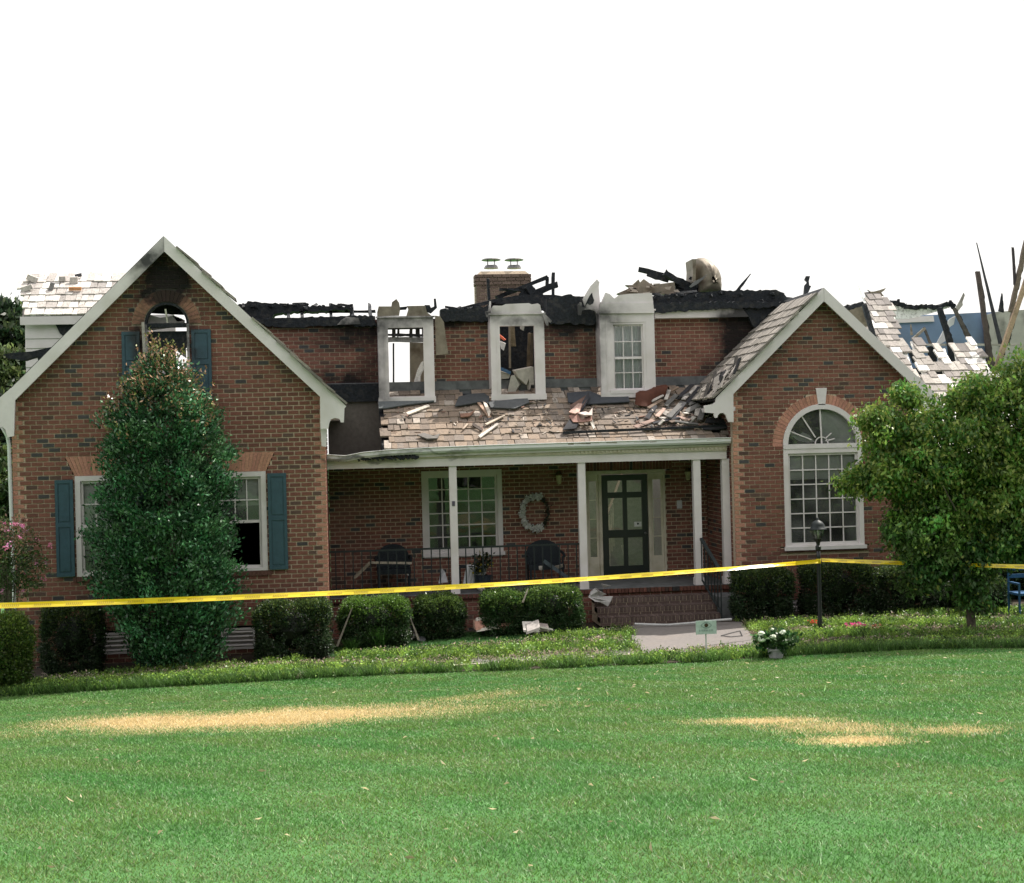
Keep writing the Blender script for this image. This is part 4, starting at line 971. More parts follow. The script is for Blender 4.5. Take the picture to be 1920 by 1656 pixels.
cb((1200, 160), (1500, 240), 30.4, .10); cb((1260, 185), (1400, 230), 30.4, .14); cb((1370, 180), (1480, 250), 30.2, .12); cb((1440, 240), (1590, 300), 30.3, .18); cb((1540, 215), (1590, 250), 30.2, .05, col=(1, 1, 1)); cb((1470, 330), (1590, 260), 30.3, .12)
cut([Zc(x, y) for (x, y) in [(1445, 240), (1500, 230), (1600, 290), (1600, 340), (1450, 335)]], 30.3, .3, 'charred_roof', m_char)
cut([Zc(x, y) for (x, y) in [(1060, 320), (1130, 290), (1170, 260), (1250, 290), (1290, 300), (1280, 325), (1080, 330)]], 30.0, .2, 'scorched_sheathing', m_metal)
cut([Zc(x, y) for (x, y) in [(1115, 265), (1160, 265), (1200, 228), (1210, 250), (1235, 225), (1290, 265), (1440, 245), (1445, 330), (1290, 325), (1180, 300)]], 30.1, .15, 'scorched_sheathing', m_metal)
for i in range(14):
    x, y = U(1120, 1440), U(255, 320); P = [at(*Zc(x + a, y + b), 29.9) for (a, b) in ((0, 0), (U(20, 50), U(-14, 4)), (U(20, 50), U(8, 25)), (U(-5, 10), U(8, 22)))]
    MB().prism(P[::-1], (.02, .06, 0), random.choice([(.5, .45, .4), (.25, .2, .16), (.42, .36, .3), (.12, .1, .09)])).build('loose_sheathing', m_attr, house)
# curved burnt duct or hood
Zs = lambda p: zz(p, 1180, 470, 5.05)
ol = Zs([(630, 80), (655, 72), (680, 68), (710, 72), (740, 80), (765, 98), (790, 120), (812, 145), (830, 170), (845, 200), (855, 230), (862, 265), (865, 300), (865, 340), (865, 380), (865, 410), (800, 420), (700, 420), (640, 420), (625, 400), (627, 300), (628, 200)])
cxh = sum(p[0] for p in ol) / len(ol); cyh = sum(p[1] for p in ol) / len(ol) + 14; m = MB(); K = len(ol); vs = []
for j in range(6):
    s = 1 - j / 6.0
    for (x, y) in ol:
        p = at(cxh + (x - cxh) * s, cyh + (y - cyh) * s, 30.4); p.y -= .42 * math.sqrt(max(0, 1 - s * s)) + .02 * math.sin(x * .5 + y * .3); vs.append(p)
fs = [(j * K + i, (j + 1) * K + i, (j + 1) * K + (i + 1) % K, j * K + (i + 1) % K) for j in range(5) for i in range(K)] + [tuple(range(5 * K, 6 * K))]
hood = m.add(vs, fs).build('curved_hood', m_metal, house, smooth=True)
cut(Zs([(595, 80), (632, 80), (628, 300), (598, 300), (604, 180)]), 30.05, .6, 'hood_flange', m_metal, hood)
cut(Zs([(570, 340), (620, 290), (700, 250), (740, 222), (700, 270), (640, 320), (585, 350)]), 29.9, .04, 'torn_strip', m_capmetal, hood)
MB().beam(at(1382, 546, 30), at(1407, 514, 30), .07, .05, rough=.25, seg=5, taper=.3).build('charred_splinter', m_char, house)
cut(zz([(1655, 430), (1665, 330), (1690, 300), (1665, 275), (1680, 240), (1712, 242), (1700, 290), (1705, 330), (1722, 335), (1700, 390), (1670, 425)], 1180, 470, 5.05), 29.6, .08, 'charred_splinter', m_char)
# chimney
CY = 32.0; (cx0, cz0), (cx1, cz1) = xz(895, 600, CY), xz(993, 512, CY)
def iv_ch(z): return [(cx0, cx1, False, False)]
brick_all = []
ch = MB().box(cx0 + .01, cx1 - .01, CY + .012, CY + .7, 5.2, cz1 - .02).build('chimney', m_mortar, house)
m = MB(); z = 5.2; i = 0
while z < cz1 - .05:
    ex_ = .03 if z > cz1 - .28 else 0
    x = cx0 - ex_ - (i % 2) * LEN / 2
    while x < cx1 + ex_:
        a, b = max(x, cx0 - ex_), min(x + LEN - JT, cx1 + ex_)
        if b - a > .03: k = U(.75, 1.2); m.box(a, b, CY - .005 - ex_, CY + .4, z, z + PIT - JT, (.175 * k, .128 * k, .105 * k))
        x += LEN
    z += PIT; i += 1
m.build('chimney_brick', m_brick, ch, kind='stuff')
MB().prism([(cx0 + .02, CY - .02, cz1 - .02), (cx1 - .02, CY - .02, cz1 - .02), (cx1 - .1, CY + .02, cz1 + .05), (cx0 + .1, CY + .02, cz1 + .05)], (0, .6, 0)).build('chimney_crown', m_mortar, ch)
for px in (921, 964):
    c = at(px, 502, CY + .3); m = MB().lathe((c.x, c.y, c.z - .02), [(.17, 0), (.14, .06), (.13, .07)], 10)
    for a in range(4): t = math.pi / 4 + a * math.pi / 2; m.box(c.x + .11 * math.cos(t) - .006, c.x + .11 * math.cos(t) + .006, c.y + .11 * math.sin(t) - .006, c.y + .11 * math.sin(t) + .006, c.z + .04, c.z + .17)
    m.lathe((c.x, c.y, c.z + .16), [(.21, 0), (.225, .012), (.17, .04), (.02, .055)], 12); m.build('flue_cap', m_capmetal, ch)
# blue room wall and its remains, charred poles
YBW = 34.2
bw = cut([(1600, 590), (1640, 588), (1700, 592), (1760, 590), (1860, 585), (1990, 580), (1990, 830), (1600, 830)], YBW, .12, 'blue_wall', m_bluewall)
cut([(1665, 596), (1750, 592), (1752, 603), (1668, 606)], YBW - .06, .06, 'wall_plate', m_white, bw)
cut([(1845, 592), (1870, 585), (1990, 575), (1990, 830), (1850, 830), (1852, 680)], YBW - .15, .1, 'grey_partition', m_plaster, bw)
cut([(1585, 575), (1600, 572), (1622, 568), (1630, 600), (1640, 660), (1600, 640), (1590, 600)], YBW - 1.5, .08, 'grey_partition', m_metal)
cut(Z3([(460, 690), (560, 690), (580, 720), (640, 735), (760, 748), (850, 738), (980, 750), (1110, 700), (1140, 745), (1000, 790), (860, 830), (700, 870), (560, 870), (500, 800), (480, 720)]), 33.2, .06, 'roof_lining', m_shake)
m = MB()
P_ = [(480, 700), (575, 715), (640, 738), (760, 752), (850, 742), (980, 756), (1110, 712), (1150, 750)]
for a, b in zip(P_, P_[1:]): m.beam(at(1580 + a[0] / 5.52, 440 + a[1] / 5.52, 33.1), at(1580 + b[0] / 5.52, 440 + b[1] / 5.52, 33.1), .09, .12, rough=.5, seg=5)
m.build('charred_ridge', m_char, house); m = MB()
for x, y in ((575, 700), (1115, 700), (60, 745)): MB().beam(at(1580 + x / 5.52, 440 + y / 5.52 + 4, 33.1), at(1580 + x / 5.52, 440 + y / 5.52 - 4, 33.1), .06, .06, rough=.4, seg=2).build('charred_stub', m_char, house)
for a, b in (((0, 790), (60, 745)), ((60, 760), (220, 715))): MB().beam(at(1580 + a[0] / 5.52, 440 + a[1] / 5.52, 32), at(1580 + b[0] / 5.52, 440 + b[1] / 5.52, 32), .10, .12, rough=.4, seg=5).build('charred_rafter', m_char, house)
def pole(a, b, Y, w0, tp=1.0, col=(.16, .125, .10), char=True, Y2=None, m_=None):
    A = at(1580 + a[0] / 5.52, 440 + a[1] / 5.52, Y); B = at(1580 + b[0] / 5.52, 440 + b[1] / 5.52, Y2 or Y)
    MB().beam(A, B, w0, w0 * .8, col, rough=.14, seg=9, taper=tp).build('burnt_rafter', m_ or m_timber, house)
    if char: MB().beam(A + Vector((w0 * .5, .02, 0)), A.lerp(B, .93) + Vector((w0 * .4, .02, 0)), w0 * .5, w0 * .6, rough=.7, seg=22, taper=tp).build('char_crust', m_char, house)
pole((1550, 1450), (1395, 380), 31.5, .12, .75, (.09, .07, .065)); pole((1640, 1150), (1385, 80), 32.5, .085, .25, (.05, .05, .06), False)
pole((1640, 800), (1648, 610), 33.0, .12, .2, (.03, .03, .035), False, m_=m_char); pole((1785, 520), (1760, 130), 31, .065, .7, (.05, .04, .045), False); pole((1740, 800), (1900, 60), 31, .10, .9); pole((1570, 1440), (1960, 300), 30.5, .10, 1, (.34, .25, .17))
pole((1700, 1110), (1770, 780), 31.5, .09, .9); pole((1500, 1120), (1510, 1400), 31.6, .10, 1, (.03, .03, .035), False, m_=m_char)
pole((330, 1090), (220, 720), 30.6, .10, 1, (.03, .03, .035), False, m_=m_char); pole((1180, 1350), (1000, 760), 31.6, .13, .8, (.03, .03, .035), True, m_=m_char); pole((1310, 1080), (1150, 760), 31.8, .10, .7, (.10, .09, .08)); pole((920, 1160), (840, 960), 32.4, .06, .8, (.10, .09, .08), False); pole((730, 1080), (850, 970), 32.4, .06, 1, (.30, .27, .22), False); pole((715, 1040), (705, 930), 32.4, .05, .5, (.3, .26, .22), False)
pole((700, 1140), (1500, 1140), 32.3, .05, 1, (.5, .47, .43), False); pole((1500, 1140), (1900, 1145), 32.3, .04, 1, (.4, .36, .33), False)
for pts in ([(970, 1130), (1070, 1110), (1150, 840), (1165, 760), (1130, 750), (1000, 790), (1000, 800), (1130, 770), (1060, 940), (1100, 980), (1040, 1000)][::1], ):
    pass
cut(Z3([(970, 1130), (1045, 990), (1075, 1000), (1085, 1090), (1000, 1140)]), 32.0, .03, 'torn_sheet', m_cloth); cut(Z3([(1065, 930), (1110, 870), (1170, 840), (1150, 930), (1105, 960), (1095, 985)]), 31.9, .03, 'torn_sheet', m_cloth)
cut(Z3([(1165, 790), (1180, 740), (1215, 680), (1255, 600), (1265, 630), (1240, 700), (1245, 730), (1190, 800)]), 31.8, .03, 'torn_sheet', m_plaster)
for pts in ([(680, 1185), (740, 1190), (770, 1290), (740, 1330)], [(890, 1160), (980, 1160), (975, 1350), (940, 1330), (900, 1240)], [(780, 1400), (850, 1480), (880, 1550), (800, 1500)], [(1090, 1090), (1150, 1150), (1180, 1360), (1120, 1330)]):
    cut(Z3(pts), 31.9, .1, 'charred_lath', m_char)
MB().box(9.5, 14.5, 33.2, 33.3, 3.2, 5.0).build('charred_partition', m_char, house)
cut(Z3([(165, 530), (180, 560), (215, 650), (235, 690), (225, 690), (195, 640)]), 32.0, .03, 'splinter', m_timber); cut(Z3([(260, 570), (290, 590), (320, 590), (380, 575), (450, 552), (430, 580), (400, 600), (430, 640), (420, 660), (330, 640)]), 32.4, .06, 'splinter', m_metal)

# ------------------------------------------------------------------ debris lying on the porch roof (things of their own)
def roofpt(px, py, up_=.05): return on_plane(px, py, pO, pN) + (pN if pN.z > 0 else -pN) * up_
def fallen(name, pts, col, label, cat, lift=.07, th=.025, m_=m_timber):
    P = [roofpt(x, y, lift + U(0, .02)) for (x, y) in pts]
    if (P[1] - P[0]).cross(P[2] - P[0]).dot(pN) * (1 if pN.z > 0 else -1) < 0: P = P[::-1]
    nn = (pN if pN.z > 0 else -pN)
    P = P[::-1]
    return MB().prism(P, nn * th, col).build(name, m_, None, label=label, cat=cat)
q4 = lambda p: zz(p, 700, 730, 4)
fallen('fallen_board', q4([(785, 385), (930, 285), (940, 298), (800, 398)]), (.55, .50, .45), 'pale split board slanting on the shingles just above the gutter', 'board')
fallen('fallen_board', q4([(835, 290), (980, 222), (988, 232), (850, 303)]), (.50, .42, .34), 'pale board parallel to and above the lower slanting board on the porch roof', 'board')
fallen('fallen_board', q4([(245, 210), (410, 148), (425, 158), (260, 222)]), (.62, .55, .48), 'thin pale board lying below the first dormer', 'board')
fallen('fallen_board', q4([(775, 130), (800, 125), (885, 235), (865, 248)]), (.40, .27, .2), 'reddish brown split board pointing down from the hole between the first two dormers', 'board')
fallen('fallen_board', q4([(820, 130), (850, 150), (880, 215), (865, 245)]), (.68, .60, .52), 'bright board beside the reddish one below the dormer gap', 'board', lift=.10)
fallen('fallen_board', q4([(650, 215), (720, 210), (760, 190), (740, 215), (720, 238), (655, 240)]), (.25, .14, .10), 'short red brown strip of wood on the middle of the porch roof', 'board')
fallen('fallen_board', q4([(665, 330), (705, 285), (716, 290), (675, 335)]), (.42, .33, .26), 'small splinter above the gutter left of the pale boards', 'board')
fallen('fallen_board', q4([(745, 285), (820, 335), (810, 345), (740, 300)]), (.10, .08, .07), 'dark scorched splinter touching the lowest pale board', 'board')
fallen('roofing_felt', q4([(640, 90), (720, 70), (830, 60), (870, 90), (860, 140), (800, 130), (740, 140), (610, 165)]), (.06, .065, .07), 'dark torn roofing felt between the first two dormers', 'felt', lift=.075, m_=m_attr)
fallen('roofing_felt', q4([(860, 125), (1040, 110), (1150, 95), (1170, 130), (1060, 180), (880, 170)]), (.085, .09, .095), 'grey torn roofing felt below the second dormer', 'felt', lift=.072, m_=m_attr)
fallen('roofing_felt', q4([(1450, 60), (1620, 50), (1700, 80), (1910, 80), (1920, 130), (1600, 145), (1460, 130)]), (.05, .055, .065), 'dark felt strip at the foot of the third dormer', 'felt', lift=.073, m_=m_attr)
fallen('roofing_felt', q4([(40, 130), (450, 100), (455, 125), (250, 150), (100, 175), (40, 175)]), (.10, .11, .115), 'grey felt strip under the sill of the first dormer', 'felt', lift=.071, m_=m_attr)
fallen('roofing_felt', q4([(330, 380), (380, 362), (450, 385), (500, 370), (480, 405), (400, 408)]), (.14, .13, .12), 'crumpled grey scrap near the gutter on the left of the porch roof', 'felt', lift=.075, m_=m_attr)
# crumpled burnt sheet in the middle
m = MB(); q35 = lambda x, y: (860 + x / 3.556, 460 + y / 3.556)
for (pts, c, lf) in (([(740, 1110), (780, 1080), (850, 1045), (860, 1060), (810, 1150), (735, 1180)], (.16, .10, .08), .12), ([(730, 1180), (790, 1120), (820, 1120), (800, 1180), (770, 1200)], (.5, .33, .28), .2), ([(730, 1190), (780, 1180), (820, 1220), (880, 1180), (885, 1230), (820, 1235), (760, 1230)], (.30, .17, .14), .18),
                     ([(790, 1190), (840, 1180), (860, 1200), (885, 1175), (885, 1215), (830, 1225)], (.6, .50, .46), .26), ([(870, 1215), (885, 1210), (908, 1250), (895, 1258)], (.6, .55, .5), .12), ([(860, 1040), (870, 1060), (830, 1140), (800, 1170), (815, 1110)], (.05, .05, .06), .16), ([(690, 1270), (740, 1200), (800, 1235), (780, 1255)], (.03, .03, .035), .1)):
    P = [roofpt(*q35(x, y), lf + U(-.04, .05)) for (x, y) in pts]; m.prism(P[::-1], Vector((0, -.02, .02)), c)
m.build('crumpled_sheet', m_timber, None, label='crumpled reddish and white burnt sheet on the middle of the porch roof', cat='debris')
# long charred pole along the roof
MB().beam(roofpt(1055, 820, .10), roofpt(1372, 806, .10), .05, .05, rough=.15, seg=10).build('charred_pole', m_char, None, label='long charred pole lying along the lower shingles of the porch roof', cat='pole')
# rusty brown blanket like sheet and the heap by the right wing
q8 = lambda x, y: (1160 + x / 8, 720 + y / 8)
bl = MB(); nu, nv = 12, 6; top = [(245, 270), (330, 205), (430, 180), (500, 150), (530, 110), (600, 118), (660, 108), (720, 125), (760, 160)]; bot = [(240, 330), (240, 385), (330, 400), (400, 405), (470, 380), (520, 330), (560, 300), (640, 270), (690, 250)]
vs = []
for j in range(nv + 1):
    for i in range(9):
        a, b = top[i], bot[i]; t = j / nv; x, y = a[0] + (b[0] - a[0]) * t, a[1] + (b[1] - a[1]) * t
        vs.append(roofpt(*q8(x, y), .10 + .16 * math.sin(math.pi * t) + U(-.015, .015)))
bl.add(vs, [(j * 9 + i, (j + 1) * 9 + i, (j + 1) * 9 + i + 1, j * 9 + i + 1) for j in range(nv) for i in range(8)], (.085, .028, .016))
bl.build('rusty_sheet', m_attr, None, smooth=True, label='rust brown rolled sheet lying below the third dormer', cat='sheet')
names = ['pale', 'grey', 'pinkish', 'dark', 'brown']; cols = [(.52, .48, .44), (.14, .135, .13), (.40, .28, .235), (.03, .03, .035), (.20, .145, .11)]
HP = [((415, 570), (540, 400), 40, 3), ((470, 330), (660, 270), 20, 0), ((430, 420), (640, 330), 26, 4), ((700, 390), (860, 270), 46, 1), ((660, 500), (730, 480), 60, 0), ((730, 590), (960, 340), 50, 1), ((740, 600), (980, 370), 30, 3), ((860, 540), (1060, 640), 36, 2),
      ((890, 270), (1060, 250), 22, 1), ((960, 320), (1170, 120), 26, 0), ((860, 290), (1100, 130), 30, 3), ((1010, 340), (1200, 170), 30, 3), ((1000, 470), (1200, 420), 60, 1), ((1050, 370), (1200, 330), 50, 1), ((1170, 560), (1200, 420), 60, 0), ((1200, 620), (1270, 440), 50, 1),
      ((960, 510), (1030, 500), 26, 0), ((1080, 530), (1150, 560), 26, 2), ((1210, 200), (1320, 30), 70, 1), ((1225, 250), (1410, 60), 46, 0), ((1030, 640), (1120, 600), 40, 0), ((560, 560), (670, 480), 34, 2), ((240, 690), (520, 600), 50, 2), ((500, 640), (900, 590), 26, 3), ((760, 650), (900, 600), 40, 4),
      ((750, 190), (880, 170), 24, 4), ((690, 290), (750, 190), 30, 0), ((820, 640), (1180, 680), 24, 1), ((1240, 720), (1660, 700), 70, 3), ((1300, 610), (1650, 640), 80, 3), ((620, 600), (690, 570), 30, 0), ((600, 690), (660, 670), 18, 0)]
ORD = ['first', 'second', 'third', 'fourth', 'fifth', 'sixth', 'seventh', 'eighth', 'ninth', 'tenth', 'eleventh', 'twelfth']
HP.sort(key=lambda q: (q[0][0] + q[1][0]))
HC = {}
for k, (a, b, wd, ci) in enumerate(HP):
    HC[ci] = HC.get(ci, 0) + 1
    A, B = roofpt(*q8(*a), .06 + .012 * (k % 7)), roofpt(*q8(*b), .09 + .02 * (k % 6)); kc = U(.7, 1.2); col = tuple(c * kc for c in cols[ci])
    A += Vector((0, -.02 * (k % 5), 0))
    MB().beam(A, B, wd * .0015 + .03, .022, col, rough=.22, seg=3, side=Vector((0, -.5, .86))).build('fallen_plank', m_timber, None,
        label='%s burnt plank, %s of its colour from the left in the roof heap' % (names[ci], ORD[HC[ci] - 1]), cat='plank', group='burnt planks heaped on the %s side of the porch roof' % 'right')

# curled loose shingles along the burnt lower edge of the right wing roof
for i in range(26):
    px = U(1318, 1400); py = 742 - (px - 1330) * .86 + U(-14, 10); p = on_plane(px, py, rO, Vector((-rs.z, 0, rs.x))) + Vector((-rs.z, 0, rs.x)) * U(.05, .14)
    a = U(-.7, .7); ux = Vector((math.sin(a) * rs.x, math.cos(a), math.sin(a) * rs.z)); uy = (rs * math.cos(a) - Vector((0, math.sin(a), 0)) + Vector((-rs.z, 0, rs.x)) * U(.1, .7)).normalized()
    MB().obox(p, ux * U(.05, .09), uy * U(.10, .20), ux.cross(uy).normalized() * .008, random.choice([(.10, .09, .085), (.24, .21, .19), (.03, .03, .035), (.42, .38, .35)])).build('curled_shingle', m_shake, rdeck)
m = MB()      # splinters and ash between the larger pieces
for i in range(520):
    k = i % 4
    px, py = (U(1215, 1345), U(745, 812)) if k < 2 else ((U(900, 1250), U(755, 815)) if k == 2 else (U(715, 1340), U(770, 822)))
    if k < 2 and py < 800 - (px - 1215) * .4: continue
    p = roofpt(px, py, U(.05, .11)); a = U(0, 3.14); d = Vector((math.cos(a), math.sin(a) * .8, math.sin(a) * .45)) * U(.015, .07)
    m.obox(p, d, Vector((-d.y, d.x, .01)) * U(.1, .4), Vector((0, 0, .006)), random.choice([(.04, .04, .045), (.10, .09, .08), (.30, .24, .19), (.55, .48, .42), (.22, .13, .10)]))
m.build('roof_rubble', m_timber, None, kind='stuff', label='small charred splinters and ash strewn over the porch roof', cat='rubble')

# ------------------------------------------------------------------ vegetation
def clumps(n, cen, rad, fill=.75, zmin=None):
    d = rng.normal(size=(n, 3)); d /= np.linalg.norm(d, axis=1, keepdims=True)
    r = fill + (1 - fill) * rng.random((n, 1)) ** .7
    return np.array(cen) + d * r * np.array(rad), d
def foliage(cen, d, per, spread, size, base, var, tip=None, tipf=None, up_=.3, hl=.15):
    n = len(cen); P = np.repeat(cen, per, 0) + rng.normal(size=(n * per, 3)) * spread * np.array([1, 1, .8])
    D = np.repeat(d, per, 0) + rng.normal(size=(n * per, 3)) * .8 + np.array([0, 0, up_])
    c = np.array(base)[None] * np.repeat(rng.lognormal(0, var, (n, 1)), per, 0) * rng.lognormal(0, .22, (n * per, 1))
    c[:, 0] *= np.repeat(rng.uniform(.75, 1.35, n), per)
    if tip is not None:
        f = np.repeat(tipf(cen), per)[:, None]; m_ = rng.random((n * per, 1)) < f; c = np.where(m_, np.array(tip) * rng.uniform(.6, 1.3, (n * per, 1)), c)
    return P, D, rng.uniform(.6, 1.3, n * per) * size, c
# big evergreen in front of the left wing
eb = at(330, 1226, 25.1); EX, EY = eb.x, 25.1; ez0 = gz(EX, EY)
tree = empty('evergreen_tree', (EX, EY, ez0), 'tall conical evergreen with coppery new tips in front of the left wing', 'tree')
zt = at(300, 655, EY).z; HE = zt - ez0; prof_e = [(-.1, .45), (.35, .66), (.8, .92), (1.3, 1.05), (2.5, 1.05), (3.4, 1.01), (HE - 1.5, .93), (HE - 1.0, .80), (HE - .6, .58), (HE - .25, .30), (HE, .06)]
pz, pr = zip(*prof_e)
n = 1900; zc = rng.uniform(.05, zt - ez0 - .05, n * 4); keep = rng.random(n * 4) < np.interp(zc, pz, pr) / 1.35; zc = zc[keep][:n]; n = len(zc)
th = rng.uniform(0, 2 * math.pi, n); lump = 1 + .10 * np.sin(th * 3 + zc * 2.3) + .10 * np.sin(th * 7 + zc * 5) + .10 * np.sin(zc * 9 + th * 2)
rr = np.interp(zc, pz, pr) * lump * (0.45 + .60 * rng.random(n) ** .5)
xoff = np.interp(zc, [0, 2, 4, 5.5], [.02, -.1, -.12, -.15])
cen = np.stack([EX + xoff + rr * np.cos(th), EY + .85 * rr * np.sin(th), ez0 + zc], 1); dd = np.stack([np.cos(th), np.sin(th), np.full(n, .5)], 1)
P, D, S, C = foliage(cen, dd, 38, .085, .075, (.046, .130, .054), .48, (.40, .25, .15), lambda c: np.clip((c[:, 2] - ez0 - 4.2) / 2.0, 0, .38) * (rng.random(len(c)) < .75), up_=.5)
leafmesh('crown', P, D, S, C, m_gloss, tree, ratio=.45)
tw = []; 
for i in range(80):      # coppery shoots standing out of the outline
    z = zt - ez0 - 1.7 * R() ** 1.2; t = U(0, 2 * math.pi); r_ = np.interp(z, pz, pr) * U(.9, 1.12); b = np.array([EX - .12 + r_ * math.cos(t), EY + .85 * r_ * math.sin(t), ez0 + z])
    L = U(.15, .42)
    for k in range(16): tw.append(b + np.array([math.cos(t) * .35, math.sin(t) * .3, 1.0]) * L * k / 16 + rng.normal(size=3) * .018)
tw = np.array(tw); leafmesh('new_shoots', tw, rng.normal(size=tw.shape) + np.array([0, 0, 1.2]), rng.uniform(.04, .075, len(tw)), np.where(rng.random((len(tw), 1)) < .6, [[.34, .20, .12]], [[.24, .26, .08]]) * rng.uniform(.6, 1.3, (len(tw), 1)), m_gloss, tree)
MB().tube([(EX, EY, ez0 - .1), (EX - .02, EY, ez0 + 2), (EX - .1, EY, zt - .7)], .07, 8, r1=.015).build('trunk', m_bark, tree)

# hedges
def hedge(name, px0, px1, pt, pb, Y, dep, label, base=(.028, .055, .022), top_lit=(.10, .15, .035), round_=.25, per=9000, lsz=.035, grp='clipped evergreen shrubs in front of the brick walls', cat='shrub', m_=m_leaf, tips=.55):
    x0, x1 = at(px0, (pt + pb) / 2, Y).x, at(px1, (pt + pb) / 2, Y).x; c = (x0 + x1) / 2; z1 = at((px0 + px1) / 2, pt, Y).z; z0 = gz(c, Y + dep / 2)
    root = empty(name, (c, Y + dep / 2, z0), label, cat, grp)
    hx, hy, hz = (x1 - x0) / 2 * .93, dep / 2, (z1 - z0) / 2; per = int(per * 3.0); n = int(per / 10)
    d = rng.normal(size=(n, 3)); d /= np.linalg.norm(d, axis=1, keepdims=True); pw = 2 + 7 * (1 - round_) ** 2
    d = np.sign(d) * np.abs(d) ** (1 - .45 * (1 - round_))
    s = d / (np.abs(d) ** pw).sum(1, keepdims=True) ** (1 / pw)
    lump = 1 + .05 * np.sin(d[:, :1] * 6 + d[:, 2:] * 5 + c) + rng.normal(size=(n, 1)) * .03
    cen = s * np.array([hx, hy, hz]) * (.95 * lump) + np.array([c, Y + dep / 2, z0 + hz])
    dn = s / (np.linalg.norm(s, axis=1, keepdims=True) + 1e-6)
    P, D, S, C = foliage(cen, dn, 10, .036, lsz * 1.15, base, .3, top_lit, lambda q: np.clip((q[:, 2] - z0 - hz * 1.1) / (hz * .9), 0, 1) * tips, up_=.4)  # lit tops painted in: leaves turn brighter towards the top
    leafmesh('foliage', P, D, S, C, m_, root, ratio=.55)
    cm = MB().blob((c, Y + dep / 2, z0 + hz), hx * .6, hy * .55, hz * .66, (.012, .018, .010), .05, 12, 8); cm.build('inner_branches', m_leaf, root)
    MB().tube([(c, Y + dep / 2, z0 - .05), (c, Y + dep / 2, z0 + hz)], .03, 6, r1=.02).build('stem', m_bark, root)
    return root
hedge('clipped_shrub', 70, 188, 1140, 1246, 25.0, .7, 'dark clipped shrub between the yellow green bush and the big evergreen')
hedge('clipped_shrub', 474, 620, 1132, 1228, 24.9, .8, 'large dark square shrub right of the second wall vent', round_=.12, per=13000)
hedge('clipped_shrub', 634, 772, 1126, 1216, 25.6, .9, 'bright topped shrub under the left end of the porch', (.032, .07, .022), (.13, .24, .04), .45, 11000, tips=.95)
hedge('clipped_shrub', 776, 874, 1120, 1176, 26.2, .7, 'small rounded shrub below the first porch post', (.035, .07, .025), (.14, .22, .05), .5, 8000, tips=.9)
hedge('clipped_shrub', 904, 986, 1110, 1168, 26.1, .7, 'small shrub touching the left side of the shrub by the steps', (.035, .08, .025), (.14, .24, .05), .5, 7000, tips=.9)
hedge('clipped_shrub', 984, 1098, 1103, 1166, 26.0, .8, 'shrub immediately left of the brick steps', (.035, .08, .025), (.14, .23, .05), .4, 9000, tips=.9)
hedge('clipped_shrub', 1384, 1494, 1070, 1162, 25.9, .75, 'square clipped shrub immediately right of the brick steps', round_=.15, per=11000)
hedge('clipped_shrub', 1516, 1652, 1060, 1154, 25.9, .8, 'square clipped shrub behind the lamp post', round_=.12, per=12000)
hedge('clipped_shrub', 1656, 1784, 1064, 1152, 25.9, .8, 'square clipped shrub under the leafy tree', round_=.15, per=10000)
hedge('loose_shrub', 1795, 1905, 1085, 1160, 25.6, .8, 'loose dark shrub between the last clipped shrub and the blue chair', round_=.6, per=7000, grp=None)
hedge('background_shrub', 1780, 2040, 1040, 1150, 27.5, 1.2, 'dark shrub mass behind the blue chair', round_=.5, per=14000, grp=None, lsz=.06)
hedge('yellow_green_bush', -50, 50, 1156, 1258, 23.4, .8, 'yellow green rounded bush at the left edge of the lawn', (.06, .11, .02), (.18, .26, .04), .7, 9000, grp=None, cat='bush', tips=.6)
# crepe myrtle with pink flowers
cmy = ground_at(20, 1250); cm_ = empty('flowering_shrub', (at(10, 1100, 24.2).x, 24.2, gz(-5.8, 24.2)), 'loose flowering shrub with small pink blossoms at the left corner', 'shrub')
cc = at(22, 1050, 24.2); cen, dd = clumps(260, (cc.x - .1, 24.2, cc.z), (.62, .5, .72), .35)
P, D, S, C = foliage(cen, dd, 22, .07, .055, (.055, .095, .03), .3, (.22, .12, .09), lambda c: np.clip((c[:, 2] - cc.z) / .8, 0, .5), up_=.5); leafmesh('foliage', P, D, S, C, m_leaf, cm_)
cen, dd = clumps(34, (cc.x + .05, 24.1, cc.z + .02), (.62, .5, .62), .85); P, D, S, C = foliage(cen, dd, 14, .025, .03, (.62, .24, .42), .15); leafmesh('blossoms', P, D, S, C, m_leaf, cm_, ratio=.9)
m = MB()
for i in range(6): m.tube([(cc.x - .1, 24.2, gz(cc.x, 24.2) - .02), (cc.x + U(-.2, .2), 24.2 + U(-.1, .1), cc.z - .3), (cc.x + U(-.5, .5), 24.2 + U(-.3, .3), cc.z + U(0, .5))], .015, 5, r1=.005)
m.build('stems', m_bark, cm_)

